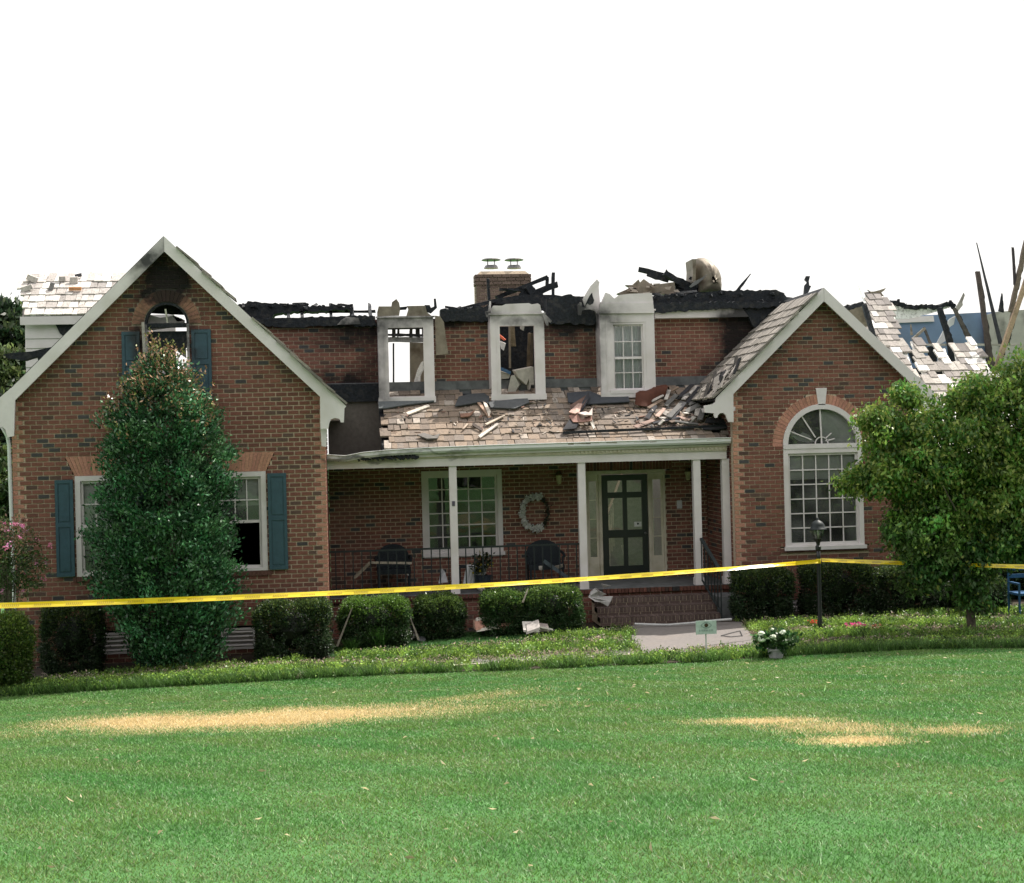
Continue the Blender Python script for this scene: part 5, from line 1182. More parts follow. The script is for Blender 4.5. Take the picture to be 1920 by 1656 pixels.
# leafy tree at the right
TY = 23.4; tc = at(1800, 900, TY); tx = at(1815, 900, TY).x; tb = gz(tx, TY)
tr = empty('leafy_tree', (tx, TY, tb), 'broad bright green dogwood like tree in front of the right wing', 'tree')
lob = [(1790, 830, 1.05, .9, .75), (1880, 800, 1.0, .95, .85), (1720, 880, .85, .8, .62), (1850, 940, 1.1, .95, .75), (1680, 830, .5, .5, .45), (1650, 895, .55, .5, .22), (1740, 980, .62, .7, .62), (1640, 790, .22, .3, .16), (1950, 900, 1.0, 1.0, 1.1), (1790, 1030, .75, .7, .45), (1735, 1055, .36, .5, .26), (1900, 1010, .9, .8, .35), (1830, 745, .55, .6, .35), (1900, 1010, .5, .5, .2), (1915, 720, .45, .5, .4), (1990, 780, .9, .9, .9), (1800, 1060, .5, .5, .25), (1870, 1020, .7, .6, .25), (1945, 1000, .7, .6, .3), (1755, 1040, .55, .6, .3), (1822, 1085, .34, .5, .26), (1825, 1130, .2, .3, .16), (1700, 1000, .4, .5, .4), (1715, 1085, .22, .3, .18), (1610, 905, .25, .3, .15), (1655, 790, .3, .3, .18), (1700, 745, .25, .3, .16)]
PP = []; 
for (x, y, rx, ry, rz) in lob:
    c = at(x, y, TY); n = int(150 * rx * (rz + .35)); cen, dd = clumps(n, (c.x, TY, c.z), (rx * 1.02, ry, rz), .45); cen += rng.normal(size=cen.shape) * .05
    if y > 985: base, vr = (.075, .16, .04), .32  # shade painted in: low lobes get darker leaves, upper ones look lit
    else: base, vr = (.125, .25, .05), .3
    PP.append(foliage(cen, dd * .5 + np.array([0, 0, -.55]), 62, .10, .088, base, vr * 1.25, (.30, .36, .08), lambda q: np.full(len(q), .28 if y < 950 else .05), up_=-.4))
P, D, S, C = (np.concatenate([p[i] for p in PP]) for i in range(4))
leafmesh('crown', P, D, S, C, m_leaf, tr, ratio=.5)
m = MB().tube([(tx, TY, tb - .1), (tx - .03, TY, tb + .9), (tx + .05, TY, tb + 1.6)], .085, 8, r1=.06)
for i in range(12):
    a = U(0, 6.28); m.tube([(tx, TY, tb + U(.8, 1.5)), (tx + math.cos(a) * .6, TY + math.sin(a) * .5, tb + 1.9), (tx + math.cos(a) * 1.5, TY + math.sin(a) * .9, tb + 2.4 + U(-.2, .7))], .035, 6, r1=.01)
m.build('trunk', m_bark, tr)
def shade_tree(x, y, z, rx, rz):
    root = empty('shade_tree', (x, y, gz(x, y)), 'tree standing just beyond the right edge of the picture', 'tree')
    cen, dd = clumps(120, (x, y, z), (rx, rx * .28, rz), .3); P, D, S, C = foliage(cen, dd, 40, .25, .16, (.06, .12, .03), .3); leafmesh('crown', P, D, S, C, m_leaf, root)
    MB().tube([(x, y, gz(x, y) - .1), (x + .05, y, z)], .14, 8, r1=.07).build('trunk', m_bark, root)
shade_tree(15.4, 24.3, 10.0, 2.9, .7)
# trees behind on the left
def bgtree(px, py, Y, rx, rz, label, base, n=230, ls=.2):
    c = at(px, py, Y); root = empty('background_tree', (c.x, Y, gz(c.x, Y)), label, 'tree', 'trees behind the house')
    cen, dd = clumps(n, (c.x, Y, c.z), (rx, rx, rz), .5)
    P, D, S, C = foliage(cen, dd, 42, rx * .11, ls, base, .35, (.12, .17, .05), lambda q: np.full(len(q), .15)); leafmesh('crown', P, D, S, C, m_leaf, root)
    MB().tube([(c.x, Y, -.5), (c.x, Y, c.z)], .22, 8, r1=.1).build('trunk', m_bark, root)
bgtree(-6, 655, 38, 1.15, 1.3, 'dark green tree crown rising behind the left corner of the house', (.035, .065, .03))
bgtree(15, 720, 35, .75, .9, 'lighter green tree touching the siding at the left corner', (.06, .10, .035), ls=.14)
bgtree(-50, 850, 34, 1.3, 1.6, 'dark low tree beside the downspout at the left corner', (.02, .038, .02), ls=.16)
bgtree(1930, 960, 31, 1.6, 1.8, 'dark tree mass beyond the right corner of the house', (.025, .045, .02), ls=.16, n=330)
bgtree(-20, 960, 31, .8, 1.4, 'bright leafy tree low behind the downspout', (.05, .10, .03), ls=.13)
# a line of woods across the street: panes mirror it; unseen, set near and tall to darken the porch
cen = np.stack([rng.uniform(-60, 60, 2600), rng.uniform(-22, -15, 2600), rng.uniform(0, 15, 2600)], 1); cen[:, 2] *= .7 + .3 * np.sin(cen[:, 0] * .45) + .15 * np.sin(cen[:, 0] * 1.3)
P, D, S, C = foliage(cen + np.array([0, 0, 2.0]), rng.normal(size=cen.shape), 10, .8, 1.3, (.03, .06, .02), .4); leafmesh('woods', P, D, S, C, m_leaf, None, kind='stuff', label='line of woods across the street', cat='woods')

# ------------------------------------------------------------------ ground cover, clumps and lawn
def field(n, x0, x1, y0f, y1f):
    x = rng.uniform(x0, x1, n); a, b = y0f(x), y1f(x); y = a + (b - a) * rng.random(n); return x, y
pathpoly = [(WK[0].x - .1, WK[0].y), (WK[1].x + .0, WK[1].y), (WK[2].x + .05, WK[2].y), (WK[3].x - .1, WK[3].y)]
wkl = lambda y: np.interp(y, [WK[3].y, WK[0].y], [WK[3].x, WK[0].x]); wkr = lambda y: np.interp(y, [WK[2].y, WK[1].y], [WK[2].x, WK[1].x])
s0y = lambda x: np.interp(x, [S0.x, S1.x], [S0.y, S1.y])
def bed_mask(x, y):
    inwalk = (x > wkl(y) + .02) & (x < wkr(y) + .0) & (y > WK[3].y + .02)
    side = (x > S0.x) & (x < S1.x + .3) & (y > s0y(x) + .03) & (y < s0y(x) + .34)
    steps = (x > 4.5) & (x < 7.0) & (y > 26.3)
    return ~(inwalk | side | steps)
back = lambda x: np.interp(x, [-7.5, -.4, .2, 4.4, 5, 7, 12], [24.6, 24.8, 25.6, 26.2, 26.3, 26.2, 25.9])
x, y = field(6400, -7.5, 13, lambda x: front_edge(x) + .02, back)
k = bed_mask(x, y) & (np.sin(x * 1.1 + 2) * np.sin(y * 2.1) < .86)
SLAWN = [tuple(ground_at(*p))[:2] for p in ((560, 1220), (700, 1208), (780, 1196), (860, 1188), (1030, 1184), (1060, 1196), (980, 1206), (800, 1218), (640, 1231), (560, 1238))]
k &= ~np.array([inside(SLAWN, a_, b_) for a_, b_ in zip(x, y)]); x, y = x[k], y[k]; n = len(x)
fe = y - front_edge(x); band = np.sin(fe * 4.4 + .5 * np.sin(x * 1.3)); rk = rng.random(n)
cc_ = np.where((rk < .50)[:, None], [[.22, .34, .06]], np.where((rk < .82)[:, None], [[.12, .23, .045]], [[.06, .12, .03]]))
cc_ = np.where((rng.random(n) < .40 * (band < -.3))[:, None], [[.50, .40, .32]], cc_) * rng.lognormal(0, .22, (n, 1)) * (.80 + .30 * (band[:, None] > 0))
per = 22; hs = rng.uniform(.05, .12, n) * (1 + .45 * band); a = rng.uniform(0, 6.283, (n, per)); r_ = rng.random((n, per)) ** .6 * .085
X_ = x[:, None] + r_ * np.cos(a); Y_ = y[:, None] + r_ * np.sin(a)
Pg = np.stack([X_.ravel(), Y_.ravel(), gz_np(X_.ravel(), Y_.ravel())], 1); nb = n * per
blademesh('ground_cover', Pg, np.repeat(np.maximum(hs, .04), per) * rng.uniform(.6, 1.25, nb), rng.uniform(.010, .024, nb), np.repeat(cc_, per, 0) * rng.lognormal(0, .25, (nb, 1)), m_blade, lean=.5, kind='stuff', label='low leafy ground cover filling the beds along the house', cat='ground cover')
Pl = np.repeat(np.stack([x, y, gz_np(x, y) + hs * .75], 1), 16, 0) + rng.normal(size=(n * 16, 3)) * [.065, .065, .03]
leafmesh('ground_cover_leaves', Pl, rng.normal(size=Pl.shape) + [0, 0, .6], rng.uniform(.025, .055, n * 16), np.repeat(cc_, 16, 0) * rng.lognormal(.0, .4, (n * 16, 1)), m_leaf, None, kind='stuff', label='leaf tips of the low ground cover in the beds', cat='ground cover')
# second, broader leaved edging right along the lawn
x, y = field(26000, -7.5, 13, lambda x: front_edge(x) - .06, lambda x: front_edge(x) + .22); k = (rng.random(len(x)) < .5 + .5 * np.sin(x * 6)) | (x > 6.3) | (x < 0); x, y = x[k], y[k]; n = len(x)
blademesh('edging_plants', np.stack([x, y, gz_np(x, y)], 1), rng.uniform(.06, .17, n), rng.uniform(.012, .022, n), np.array([[.085, .17, .04]]) * rng.lognormal(0, .35, (n, 1)), m_blade, lean=.5, kind='stuff', label='tufted edging plants along the top of the lawn', cat='edging plants')
def tuft(px, py, label, h=.3, n=420, col=(.07, .16, .035), name='grassy_clump', cat='plant'):
    g = ground_at(px, py); a = rng.uniform(0, 6.28, n); r_ = rng.random(n) ** .7 * h * .25; P = np.stack([g.x + r_ * np.cos(a), g.y + r_ * np.sin(a), np.full(n, g.z)], 1)
    return blademesh(name, P, rng.uniform(.5, 1, n) * h, rng.uniform(.012, .02, n), np.array([col]) * rng.lognormal(0, .3, (n, 1)), m_blade, lean=.42, label=label, cat=cat)
tuft(715, 1216, 'arching grassy clump at the foot of the bright topped shrub', .46, 900, (.09, .22, .045)); tuft(660, 1222, 'smaller grassy clump left of the arching one', .30); tuft(612, 1226, 'yellowish grassy clump at the corner of the square dark shrub', .25, col=(.14, .17, .04))
# leaning dead stems beside the shrub under the porch
for (a, b, l) in (((632, 1212), (660, 1140), 'bare leaning branch against the bright topped shrub'), ((785, 1200), (770, 1160), 'short grey stick standing between two porch shrubs'), ((980, 1130), (990, 1104), 'thin pale stick standing out of the small porch shrub')):
    MB().beam(at(*a, 25.5), at(*b, 25.6), .035, .03, (.22, .19, .16), rough=.2, seg=4, taper=.5).build('dead_branch', m_timber, None, label=l, cat='branch')
# lawn blades
N = 900000; D_ = 5.2 + (23.2 - 5.2) * rng.random(N) ** .75
a = rng.uniform(-.385, .385, N); x = D_ * (sy + a * cy); y = D_ * (cy - a * sy); k = (y < front_edge(x) + .04); x, y, D_ = x[k], y[k], D_[k]; n = len(x)
tall = 1 + .35 * np.sin(x * 2.1 + np.sin(y * 3)) * np.sin(y * 2.7)
hh = rng.uniform(.008, .025, n) * tall; hh[rng.random(n) < .01] *= 1.9
blademesh('grass', np.stack([x, y, gz_np(x, y) - .012], 1), hh, (.0022 + .00052 * D_) * rng.uniform(.6, 1.4, n), grass_col(x, y, n), m_blade, lean=.75, kind='stuff', label='mown green lawn with straw coloured dead patches', cat='lawn')
gx_ = rng.uniform(-7, 10, 420); gy_ = rng.uniform(6.5, 22, 420); Pl = np.stack([gx_, gy_, gz_np(gx_, gy_) + .02], 1)
leafmesh('lawn_litter', Pl, rng.normal(size=Pl.shape) * [1, 1, .3], rng.uniform(.03, .075, 420), np.array([[.60, .50, .30]]) * rng.uniform(.6, 1.2, (420, 1)), m_leaf, None, ratio=.3, kind='stuff', label='scattered straw bits and dry leaves on the lawn', cat='litter')
x, y = field(40000, min(p[0] for p in SLAWN), max(p[0] for p in SLAWN), lambda x: x * 0 + min(p[1] for p in SLAWN), lambda x: x * 0 + max(p[1] for p in SLAWN)); k = np.array([inside(SLAWN, a_, b_) for a_, b_ in zip(x, y)]); x, y = x[k], y[k]; n = len(x)
blademesh('small_lawn', np.stack([x, y, gz_np(x, y)], 1), rng.uniform(.02, .05, n), rng.uniform(.012, .02, n), np.array([[.075, .20, .05]]) * rng.lognormal(0, .2, (n, 1)), m_blade, lean=.6, kind='stuff', label='small strip of green lawn in front of the porch shrubs', cat='lawn')
# edging stones in front of the side walk
for i in range(9):
    a = S0.lerp(S1, .3 + .7 * i / 9); b = S0.lerp(S1, .3 + .7 * (i + .93) / 9); z = gz(a.x, a.y)
    MB().beam(Vector((a.x, a.y - .02, z + .025)), Vector((b.x, b.y - .02, gz(b.x, b.y) + .025)), .09, .06, rough=.06, side=Vector((0, 1, 0))).build('edging_stone', m_stone, None, label='pale edging stone, %s from the left along the bed' % ORD[i], cat='stone', group='pale edging stones along the bed')
# leaf and bark litter on the flower bed shows as soil

# ------------------------------------------------------------------ things in the garden
lp0 = ground_at(1538, 1183); LPY = lp0.y; lamp = empty('lamp_post', tuple(lp0), 'black lamp post with lantern standing in the bed before the right wing', 'lamp')
zl = lambda py: at(1536, py, LPY).z; X = lp0.x; m = MB()
m.lathe((X, LPY, lp0.z - .05), [(.048, 0), (.048, .2), (.038, .25), (.034, zl(1040) - lp0.z), (.034, zl(1028) - lp0.z)], 12).build('post', m_black, lamp, smooth=True)
MB().lathe((X, LPY, zl(1032)), [(.034, 0), (.05, .02), (.05, .07), (.03, .09), (.035, .13), (.06, .18), (.075, .20)], 12).build('collar', m_black, lamp)
zg = zl(1013); m = MB()
for i in range(6):
    t = i * math.pi / 3; m.tube([(X + .065 * math.cos(t), LPY + .065 * math.sin(t), zg), (X + .10 * math.cos(t), LPY + .10 * math.sin(t), zg + .12), (X + .108 * math.cos(t), LPY + .108 * math.sin(t), zl(992))], .006, 4)
m.build('lantern_frame', m_black, lamp)
MB().lathe((X, LPY, zg + .01), [(.058, 0), (.092, .10), (.10, zl(993) - zg - .02)], 12).build('lantern_glass', m_glass, lamp)
MB().lathe((X, LPY, zg + .02), [(.02, 0), (.03, .04), (.03, .10), (.01, .13)], 8, (.7, .66, .55)).build('bulb', m_attr, lamp)
MB().lathe((X, LPY, zl(993)), [(.16, 0), (.155, .015), (.125, .03), (.12, .08), (.09, .13), (.04, .16), (.02, .17), (.022, .19), (.008, .215)], 14).build('lantern_roof', m_iron, lamp, smooth=True)
# barrier tape
def tape(pts, label, name='barrier_tape', wd=.078):
    mt, t, p = newmat('tape_plastic'); return None
mt_tape = mat('tape_plastic', attr=True, noise=.05, scale=4, rough=.22, spec=.7)
def make_tape(A, B, sag, label, tw0, tw1, n=90):
    m = MB(); m2 = MB(); vs = []; L = []
    for i in range(n + 1):
        t = i / n; c = A.lerp(B, t) - Vector((0, 0, sag * 4 * t * (1 - t))); ang = tw0 + (tw1 - tw0) * t + .14 * math.sin(t * 23) + .1 * math.sin(t * 57)
        u = Vector((0, math.sin(ang), math.cos(ang))) * .038; vs += [c - u, c + u * .0 + Vector((0, .004, 0)), c + u]; L.append((c, u))
    m.add(vs, [(3 * i + j, 3 * i + 3 + j, 3 * i + 4 + j, 3 * i + 1 + j) for i in range(n) for j in (0, 1)], (.78, .58, .012))
    o = m.build('barrier_tape', mt_tape, None, label=label, cat='tape', group='yellow barrier tape tied to the lamp post')
    s = 0
    off = o.location.copy()
    while s < n - 3:     # worn illegible print: a row of short strokes, then a gap
        for k in range(9):
            t = s + k * .16; i = int(t); f = t - i
            c = L[i][0].lerp(L[min(i + 1, n)][0], f); u = L[i][1]; dxy = (L[min(i + 1, n)][0] - L[i][0]).normalized() * .014
            q = Vector((0, -.003, 0)); m2.add([c - dxy * .5 - u * .35 + q, c + dxy * .5 - u * .35 + q, c + dxy * .5 + u * .35 + q, c - dxy * .5 + u * .35 + q], [(0, 1, 2, 3)], (.50, .36, .02))
        s += 2.6
    o.location = (0, 0, 0); o.data.transform(Matrix.Translation(off)); m2.build('tape_print', mt_tape, o, kind='stuff')
    return o
TL = at(-120, 1139, 19.6); TP = Vector((X - .03, LPY - .05, at(1536, 1052, LPY).z)); TR = at(2060, 1066, 21.9)
make_tape(TL, TP, .10, 'long yellow barrier tape running from the left edge to the lamp post', .15, .75)
make_tape(TP + Vector((.07, 0, .02)), TR, .01, 'short yellow barrier tape running right from the lamp post behind the tree', .6, .55, 40)
MB().lathe((X, LPY, TP.z - .04), [(.039, 0), (.042, .02), (.042, .06), (.039, .08)], 12, (.78, .58, .012)).build('tape_knot', mt_tape, lamp)
# yard sign
sg0 = ground_at(1325, 1238); SY = sg0.y; sign = empty('yard_sign', tuple(sg0), 'small pale green yard sign with a dark dot inside an eye outline on a stake', 'sign')
(a0, b0), (a1, b1) = xz(1305, 1190, SY), xz(1343, 1163, SY)
MB().box(a0, a1, SY - .006, SY + .006, b0, b1, (.42, .50, .47)).build('sign_panel', m_attr, sign)
m = MB(); c = Vector(((a0 + a1) / 2, SY - .009, b0 + (b1 - b0) * .66)); prv = None
for s in (1, -1):
    for i in range(10):
        t0, t1 = -1 + .2 * i, -1 + .2 * (i + 1); f = lambda t: c + Vector((t * .085, 0, s * .045 * (1 - t * t)))
        m.beam(f(t0), f(t1), .006, .002, (.10, .16, .16))
for i, wd in enumerate([.014, .010, .016, .012, .014, .010, .012, .016, .010]): m.box(a0 + .05 + i * .026, a0 + .05 + i * .026 + wd, SY - .0085, SY - .0065, b0 + .045, b0 + .075, (.22, .28, .27))
m.build('sign_print', m_attr, sign); MB().lathe(tuple(c + Vector((0, -.003, 0))), [(.030, 0), (.030, .004)], 16, (.055, .035, .02), axis='y').build('sign_dot', m_attr, sign)
MB().box(sg0.x - .010, sg0.x + .010, SY + .007, SY + .02, sg0.z - .05, b1 + .01, (.45, .48, .45)).build('stake', m_attr, sign)
# flower pot with big white hydrangea heads
fp = ground_at(1455, 1234); pot = empty('potted_hydrangea', tuple(fp), 'grey pot of white hydrangeas standing at the corner of the walk', 'potted plant')
MB().lathe(tuple(fp), [(.10, 0), (.13, .12), (.14, .13), (.14, .15), (.12, .15), (.11, .13)], 14, (.36, .35, .37)).build('pot', m_attr, pot)
cen, dd = clumps(70, (fp.x + .02, fp.y, fp.z + .28), (.34, .25, .16), .4); P, D, S, C = foliage(cen, dd, 9, .05, .09, (.04, .10, .03), .3); leafmesh('leaves', P, D, S, C, m_leaf, pot, ratio=.65)
for (px, py, s) in ((1427, 1188, .95), (1428, 1198, 1.1), (1450, 1194, .85), (1468, 1186, .9), (1473, 1202, .95), (1484, 1198, .6), (1448, 1180, .5)):
    h = at(px, py, fp.y - .18); m = MB().blob(tuple(h), (.052 * s), .05 * s, .036 * s, (.62, .66, .54), .35, 9, 6); m.build('flower_head', m_attr, pot)
for (px, py, c, l) in ((1603, 1178, (.75, .10, .30), 'patch of bright pink flowers in the bed right of the lamp post'), (1524, 1172, (.70, .08, .06), 'small red flowers beside the lamp post'), (1645, 1182, (.5, .2, .14), 'faded orange flowers right of the pink ones')):
    g = ground_at(px, py + 6); n = 60 if c[0] > .7 else 26; P = np.stack([rng.uniform(g.x - (.16 if n == 60 else .07), g.x + (.16 if n == 60 else .07), n), rng.uniform(g.y - .08, g.y + .08, n), g.z + rng.uniform(.08, .15, n)], 1)
    r_ = empty('bedding_flowers', tuple(g), l, 'flowers'); leafmesh('petals', P, rng.normal(size=P.shape), rng.uniform(.03, .05, n), np.array([c]) * rng.uniform(.7, 1.2, (n, 1)), m_leaf, r_, ratio=.9)
    P2 = np.repeat(P, 3, 0) * 1.0; P2[:, 2] = g.z; blademesh('stems', P2, rng.uniform(.06, .12, len(P2)), np.full(len(P2), .012), np.tile(np.array([[.05, .11, .03]]), (len(P2), 1)), m_blade, parent=r_)
# debris on the small lawn
def scrap(px, py, wpx, hpx, col, label, n=5, name='debris_piece'):
    g = ground_at(px, py); m = MB(); s = g.length / F_PX
    for i in range(n):
        c = g + Vector((U(-.4, .4) * wpx * s, U(-.08, .08), .10 + U(0, .9) * hpx * s)); a = U(-.5, .5)
        m.obox(c, Vector((math.cos(a), U(-.3, .3), math.sin(a) * .5)) * wpx * s * U(.2, .38), Vector((0, 1, U(-.3, .9))) * .09, Vector((0, 0, 1)) * .018 + Vector((U(-.005, .005), 0, 0)), random.choice(col), taper=U(.5, 1))
    return m.build(name, m_attr, None, label=label, cat='debris')
cpk = [(.6, .5, .42), (.5, .26, .2), (.66, .6, .54), (.35, .22, .17)]
scrap(837, 1197, 26, 14, cpk, 'smallest pinkish fragment on the strip of lawn', 4); scrap(925, 1195, 58, 20, cpk, 'largest pink and white torn fragment on the strip of lawn', 9); scrap(1012, 1196, 44, 13, [(.42, .38, .36), (.6, .56, .52), (.3, .26, .24)], 'greyish fragment on the lawn nearest the steps', 6)
scrap(790, 1203, 30, 8, [(.12, .12, .13), (.2, .18, .17)], 'dark flat scrap at the foot of the small rounded shrub', 4)
# white sheet slumped over the steps
def rag(pts, Y, col, label, name='torn_sheet', th=.02, cat='debris'):
    P = [at(x, y, Y + U(-.08, .08)) for (x, y) in pts]
    if sum((P[i].x * P[(i + 1) % len(P)].z - P[(i + 1) % len(P)].x * P[i].z) for i in range(len(P))) < 0: P = P[::-1]
    return MB().prism(P, (0, th, .004), col).build(name, m_attr, None, label=label, cat=cat)
zs = lambda p: zz(p, 1060, 800, 3.764)
rag(zs([(180, 1165), (215, 1140), (240, 1160), (290, 1185), (250, 1200), (335, 1200), (320, 1235), (300, 1270), (250, 1240), (210, 1235), (165, 1205)]), 26.9, (.48, .46, .46), 'torn grey white sheet slumped over the left end of the steps')
rag(zs([(150, 1060), (180, 1070), (240, 1080), (170, 1085)]), 27.5, (.45, .44, .44), 'pale scrap on the porch floor by the second post'); rag(zs([(255, 1110), (320, 1125), (270, 1140)]), 27.2, (.5, .48, .47), 'small pale scrap on the top step')
MB().tube([at(1190, 1170, 26.2), at(1250, 1172, 26.0), at(1300, 1168, 25.9), at(1345, 1163, 25.8), at(1372, 1161, 25.7)], .022, 6, (.5, .5, .5)).build('fallen_downspout', m_attr, None, label='bent pale pipe lying along the foot of the steps', cat='pipe')
cablepts = [ground_at(x, y) + Vector((0, 0, .035)) for (x, y) in ((1352, 1196), (1370, 1191), (1388, 1187), (1392, 1196), (1370, 1198), (1352, 1196))]
MB().tube(cablepts, .008, 5, (.08, .08, .08)).build('cable_loop', m_attr, None, label='dark loop of cable on the concrete walk', cat='cable')
# blue garden chair at the far right
bx = at(1905, 1120, 25.2); bz = gz(bx.x, 25.2); bch = empty('garden_chair', (bx.x + .15, 25.2, bz), 'blue metal garden chair in the shade at the right edge', 'chair'); bc = (.03, .10, .22)
MB().obox((bx.x + .2, 25.2, bz + .42), Vector((.24, 0, 0)), Vector((0, .22, 0)), Vector((0, 0, .02)), bc).build('seat', m_attr, bch)
for z in (.72, .86): MB().box(bx.x - .03, bx.x + .43, 25.42, 25.45, bz + z - .035, bz + z + .035, bc).build('back_slat', m_attr, bch)
for sx in (-.03, .43):
    for syy in (25.0, 25.43): MB().beam((bx.x + sx, syy, bz - .02), (bx.x + sx, syy, bz + (.92 if syy > 25.2 else .62)), .03, .03, bc).build('leg', m_attr, bch)
    MB().box(bx.x + sx - .02, bx.x + sx + .02, 25.0, 25.43, bz + .60, bz + .63, bc).build('armrest', m_attr, bch)

# ------------------------------------------------------------------ things on the porch
def wicker_chair(px, py, Y, label, wd=.62):
    c = at(px, py, Y); x = c.x; z = .60
    r_ = empty('wicker_chair', (x, Y, z), label, 'chair', 'dark wicker chairs on the porch')
    m = MB(); n = 14; pts = []
    for i in range(n + 1):
        t = math.pi * i / n; pts.append((x - math.cos(t) * wd / 2, Y + .22 - .0 * i, z + .48 + .42 * math.sin(t) ** .6))
    m.prism([(x - wd / 2, Y + .22, z + .35), (x + wd / 2, Y + .22, z + .35)] + pts[::-1], (0, .05, 0)); m.build('backrest', m_wicker, r_)
    MB().box(x - wd / 2, x + wd / 2, Y - .25, Y + .22, z + .34, z + .44).build('seat', m_wicker, r_)
    for s in (-1, 1):
        MB().tube([(x + s * wd / 2, Y + .22, z + .66), (x + s * (wd / 2 + .02), Y, z + .64), (x + s * wd / 2, Y - .25, z + .60)], .03, 6).build('armrest', m_wicker, r_)
        for yy in (-.23, .2): MB().beam((x + s * (wd / 2 - .03), Y + yy, z), (x + s * (wd / 2 - .03), Y + yy, z + (.36 if yy > 0 else .60)), .035, .035).build('leg', m_wicker, r_)
    return r_
wicker_chair(738, 1060, 28.5, 'dark wicker chair on the left of the porch under fallen boards', .66); wicker_chair(1022, 1050, 28.3, 'dark wicker chair between the window and the door', .70)
# cushion scraps on the chairs
rag([(1010, 1062), (1022, 1061), (1020, 1070), (1011, 1069)], 28.05, (.5, .46, .42), 'pale scrap on the seat of the right wicker chair'); rag([(1040, 1062), (1055, 1058), (1056, 1068), (1042, 1068)], 28.05, (.5, .42, .36), 'pinkish scrap on the seat of the right wicker chair')
rag([(762, 1072), (768, 1066), (770, 1074), (765, 1080)], 28.2, (.6, .6, .56), 'white scrap on the left wicker chair')
for (a, b, c, l, w_) in (((664, 1084), (694, 1055), (.30, .25, .19), 'brown board leaning steeply on the left of the porch', .06), ((694, 1055), (772, 1056), (.38, .33, .27), 'level board resting across the left wicker chair', .045), ((1020, 1052), (1068, 1086), (.10, .13, .15), 'dark metal strip leaning across the right wicker chair', .07)):
    MB().beam(at(*a, 27.9), at(*b, 28.0), w_, .03, c, rough=.08, seg=3).build('leaning_board', m_timber, None, label=l, cat='board')
# side table with white cloth and a potted plant
tbx = at(882, 1080, 28.4).x; tb_ = empty('side_table', (tbx, 28.4, .6), 'small table under a hanging white cloth behind the first porch post', 'table')
MB().box(tbx - .26, tbx + .26, 28.15, 28.6, 1.02, 1.05).build('table_top', m_wicker, tb_)
for sx in (-.22, .22):
    for yy in (28.2, 28.55): MB().box(tbx + sx - .015, tbx + sx + .015, yy - .015, yy + .015, .6, 1.02).build('leg', m_wicker, tb_)
n = 20; vs = []
for j, z in enumerate((1.065, .95, .8, .68)):
    for i in range(n + 1): vs.append((tbx - .1 + .42 * i / n - .03 * j, 28.13 - (.0 if j == 0 else .02 * math.sin(i * 1.9 + j) + .02), z + (.05 * math.sin(i * .8) if j == 3 else 0)))
vs += [(tbx - .1 + .42 * i / n, 28.45, 1.065) for i in range(n + 1)]
MB().add(vs, [(j * (n + 1) + i, (j + 1) * (n + 1) + i, (j + 1) * (n + 1) + i + 1, j * (n + 1) + i + 1) for j in range(3) for i in range(n)] + [(i, i + 1, 4 * (n + 1) + i + 1, 4 * (n + 1) + i) for i in range(n)]).build('table_cloth', m_cloth, None, smooth=True, label='crumpled white cloth hanging over the little porch table', cat='cloth')
rag([(828, 1066), (834, 1072), (840, 1092), (822, 1094), (824, 1082)], 28.3, (.6, .6, .64), 'white rag crumpled left of the first porch post', 'rag', cat='cloth')
pp = at(905, 1080, 28.0); pl = empty('porch_plant', (pp.x, 28.0, .6), 'dark planter with yellow flowers right of the first porch post', 'potted plant')
MB().lathe((pp.x, 28.0, .6), [(.12, 0), (.17, .26), (.18, .28), (.15, .28)], 12, (.03, .04, .055)).build('pot', m_attr, pl)
cen, dd = clumps(40, (pp.x, 28.0, 1.12), (.2, .15, .25), .3); P, D, S, C = foliage(cen, dd, 8, .05, .08, (.02, .035, .015), .3, (.45, .36, .03), lambda q: np.full(len(q), .14)); leafmesh('foliage', P, D, S, C, m_leaf, pl)
# rubbish on the porch floor
for i, (px, py, l, c) in enumerate(((650, 1096), (0, 0), 0, 0) and [(645, 1090, 'orange brown fragment on the porch floor beside the left wing', (.42, .2, .08)), (672, 1092, 'tan scrap on the porch floor left of the fallen board', (.30, .22, .14)), (725, 1104, 'crumpled pale paper on the porch edge', (.5, .47, .38)), (800, 1096, 'thin pale strip on the porch floor left of the first post', (.42, .42, .40)), (898, 1092, 'white crumb right of the first porch post', (.6, .58, .52)), (925, 1093, 'tan crumb on the porch floor below the window', (.42, .38, .32)), (1048, 1090, 'pale crumb under the right wicker chair', (.5, .5, .48))]):
    p = at(px, py, 27.75); q = Vector((p.x, 27.75, .60)); m = MB()
    for k in range(3): m.blob(q + Vector((U(-.06, .06), U(-.05, .05), .05)), U(.04, .09), .05, U(.03, .06), c, .35, 6, 4)
    m.build('scrap', m_attr, None, label=l, cat='debris')
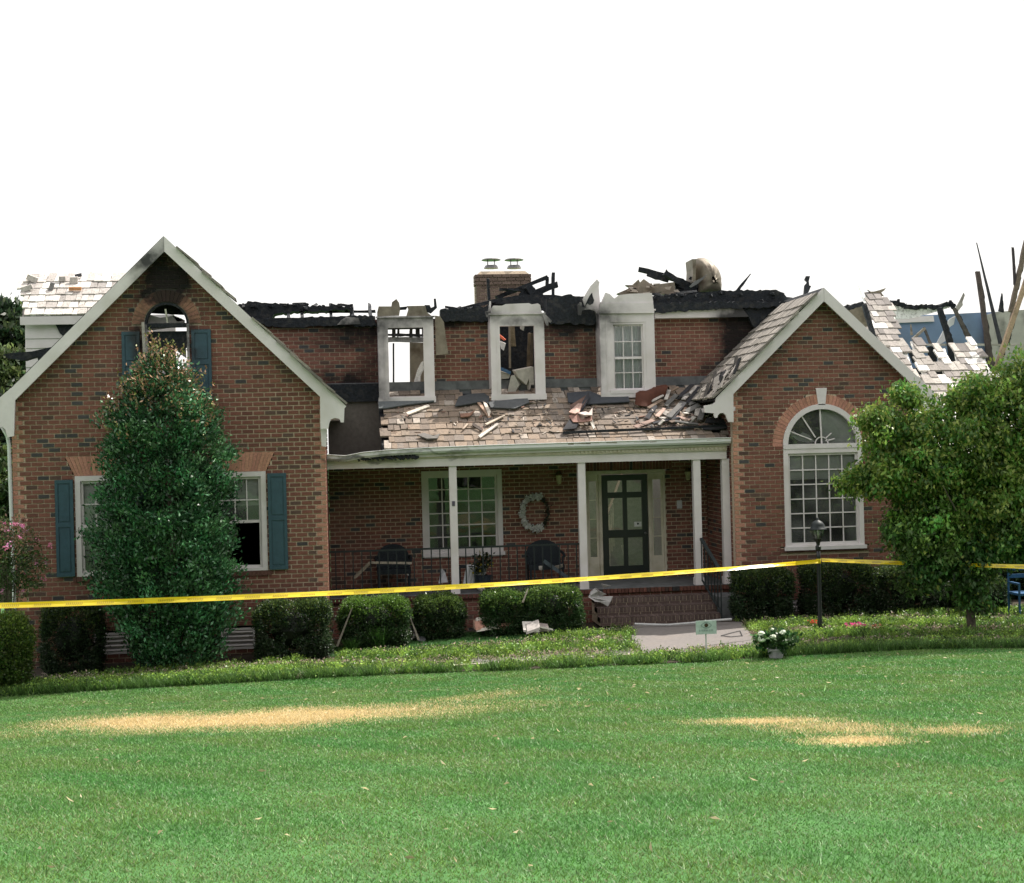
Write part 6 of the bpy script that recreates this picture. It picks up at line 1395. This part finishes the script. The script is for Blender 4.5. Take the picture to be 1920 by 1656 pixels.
# wreath
wc = at(1003, 961, YW - .05); wr = empty('wreath', (wc.x, wc.y, wc.z - .37), 'round wreath of white flowers hanging on the porch wall', 'wreath')
m = MB(); pts = [(wc.x + .27 * math.cos(t), wc.y, wc.z + .33 * math.sin(t)) for t in np.linspace(0, 2 * math.pi, 30)]; m.tube(pts, .02, 6, (.11, .09, .07)).build('ring', m_attr, wr)
n = 420; t = rng.uniform(0, 2 * math.pi, n); P = np.stack([wc.x + .27 * np.cos(t) + rng.normal(size=n) * .03, wc.y - rng.random(n) * .06, wc.z + .33 * np.sin(t) + rng.normal(size=n) * .03], 1)
leafmesh('leaves', P, rng.normal(size=P.shape), rng.uniform(.03, .07, n), np.array([[.035, .05, .035]]) * rng.lognormal(0, .3, (n, 1)), m_leaf, wr)
n = 900; t = rng.choice([1.75, 2.3, 2.75, 3.2, 3.7, 4.15, 4.6, 1.3, 5.0], n) + rng.normal(size=n) * .10; P = np.stack([wc.x + .27 * np.cos(t) + rng.normal(size=n) * .028, wc.y - .04 - rng.random(n) * .05, wc.z + .33 * np.sin(t) + rng.normal(size=n) * .028], 1)
leafmesh('flowers', P, rng.normal(size=P.shape), rng.uniform(.035, .06, n), np.array([[.9, .9, .88]]) * rng.uniform(.75, 1.1, (n, 1)), m_leaf, wr, ratio=1.0)
# wall lanterns, notice, door sticker
for (px, py, l) in ((1048, 897, 'brass wall lantern between the wreath and the door'), (1290, 890, 'brass wall lantern right of the door')):
    c = at(px, py, YW - .12); r_ = empty('wall_lantern', tuple(c), l, 'lamp', 'brass lanterns on the porch wall')
    MB().lathe(tuple(c - Vector((0, 0, .12))), [(.02, 0), (.045, .02), (.065, .18)], 6, (.5, .45, .3)).build('lantern_glass', m_attr, r_); MB().lathe(tuple(c + Vector((0, 0, .06))), [(.085, 0), (.05, .05), (.015, .09)], 6, (.10, .07, .03)).build('lantern_roof', m_attr, r_)
    MB().box(c.x - .012, c.x + .012, c.y, YW - .001, c.z + .09, c.z + .115, (.1, .07, .03)).build('bracket', m_attr, r_)
c = at(1274, 946, YW - .012); nt_ = MB().box(c.x - .055, c.x + .055, YW - .014, YW - .004, c.z - .085, c.z + .085, (.58, .56, .6)).build('posted_notice', m_attr, None, label='white paper notice posted on the brick right of the front door', cat='notice')
c = at(1196, 983, YW - .01); s_ = empty('door_sticker', (c.x, YW - .02, c.z), 'small white sticker with a dark dot on the front door glass', 'sticker')
MB().box(c.x - .075, c.x + .075, YW - .012, YW - .004, c.z - .05, c.z + .05, (.62, .62, .62)).build('sticker_panel', m_attr, s_); MB().lathe((c.x, YW - .016, c.z + .01), [(.022, 0), (.022, .003)], 12, (.03, .03, .03), axis='y').build('sticker_dot', m_attr, s_)

for o in bpy.data.objects:
    if '_local' in o: del o['_local']
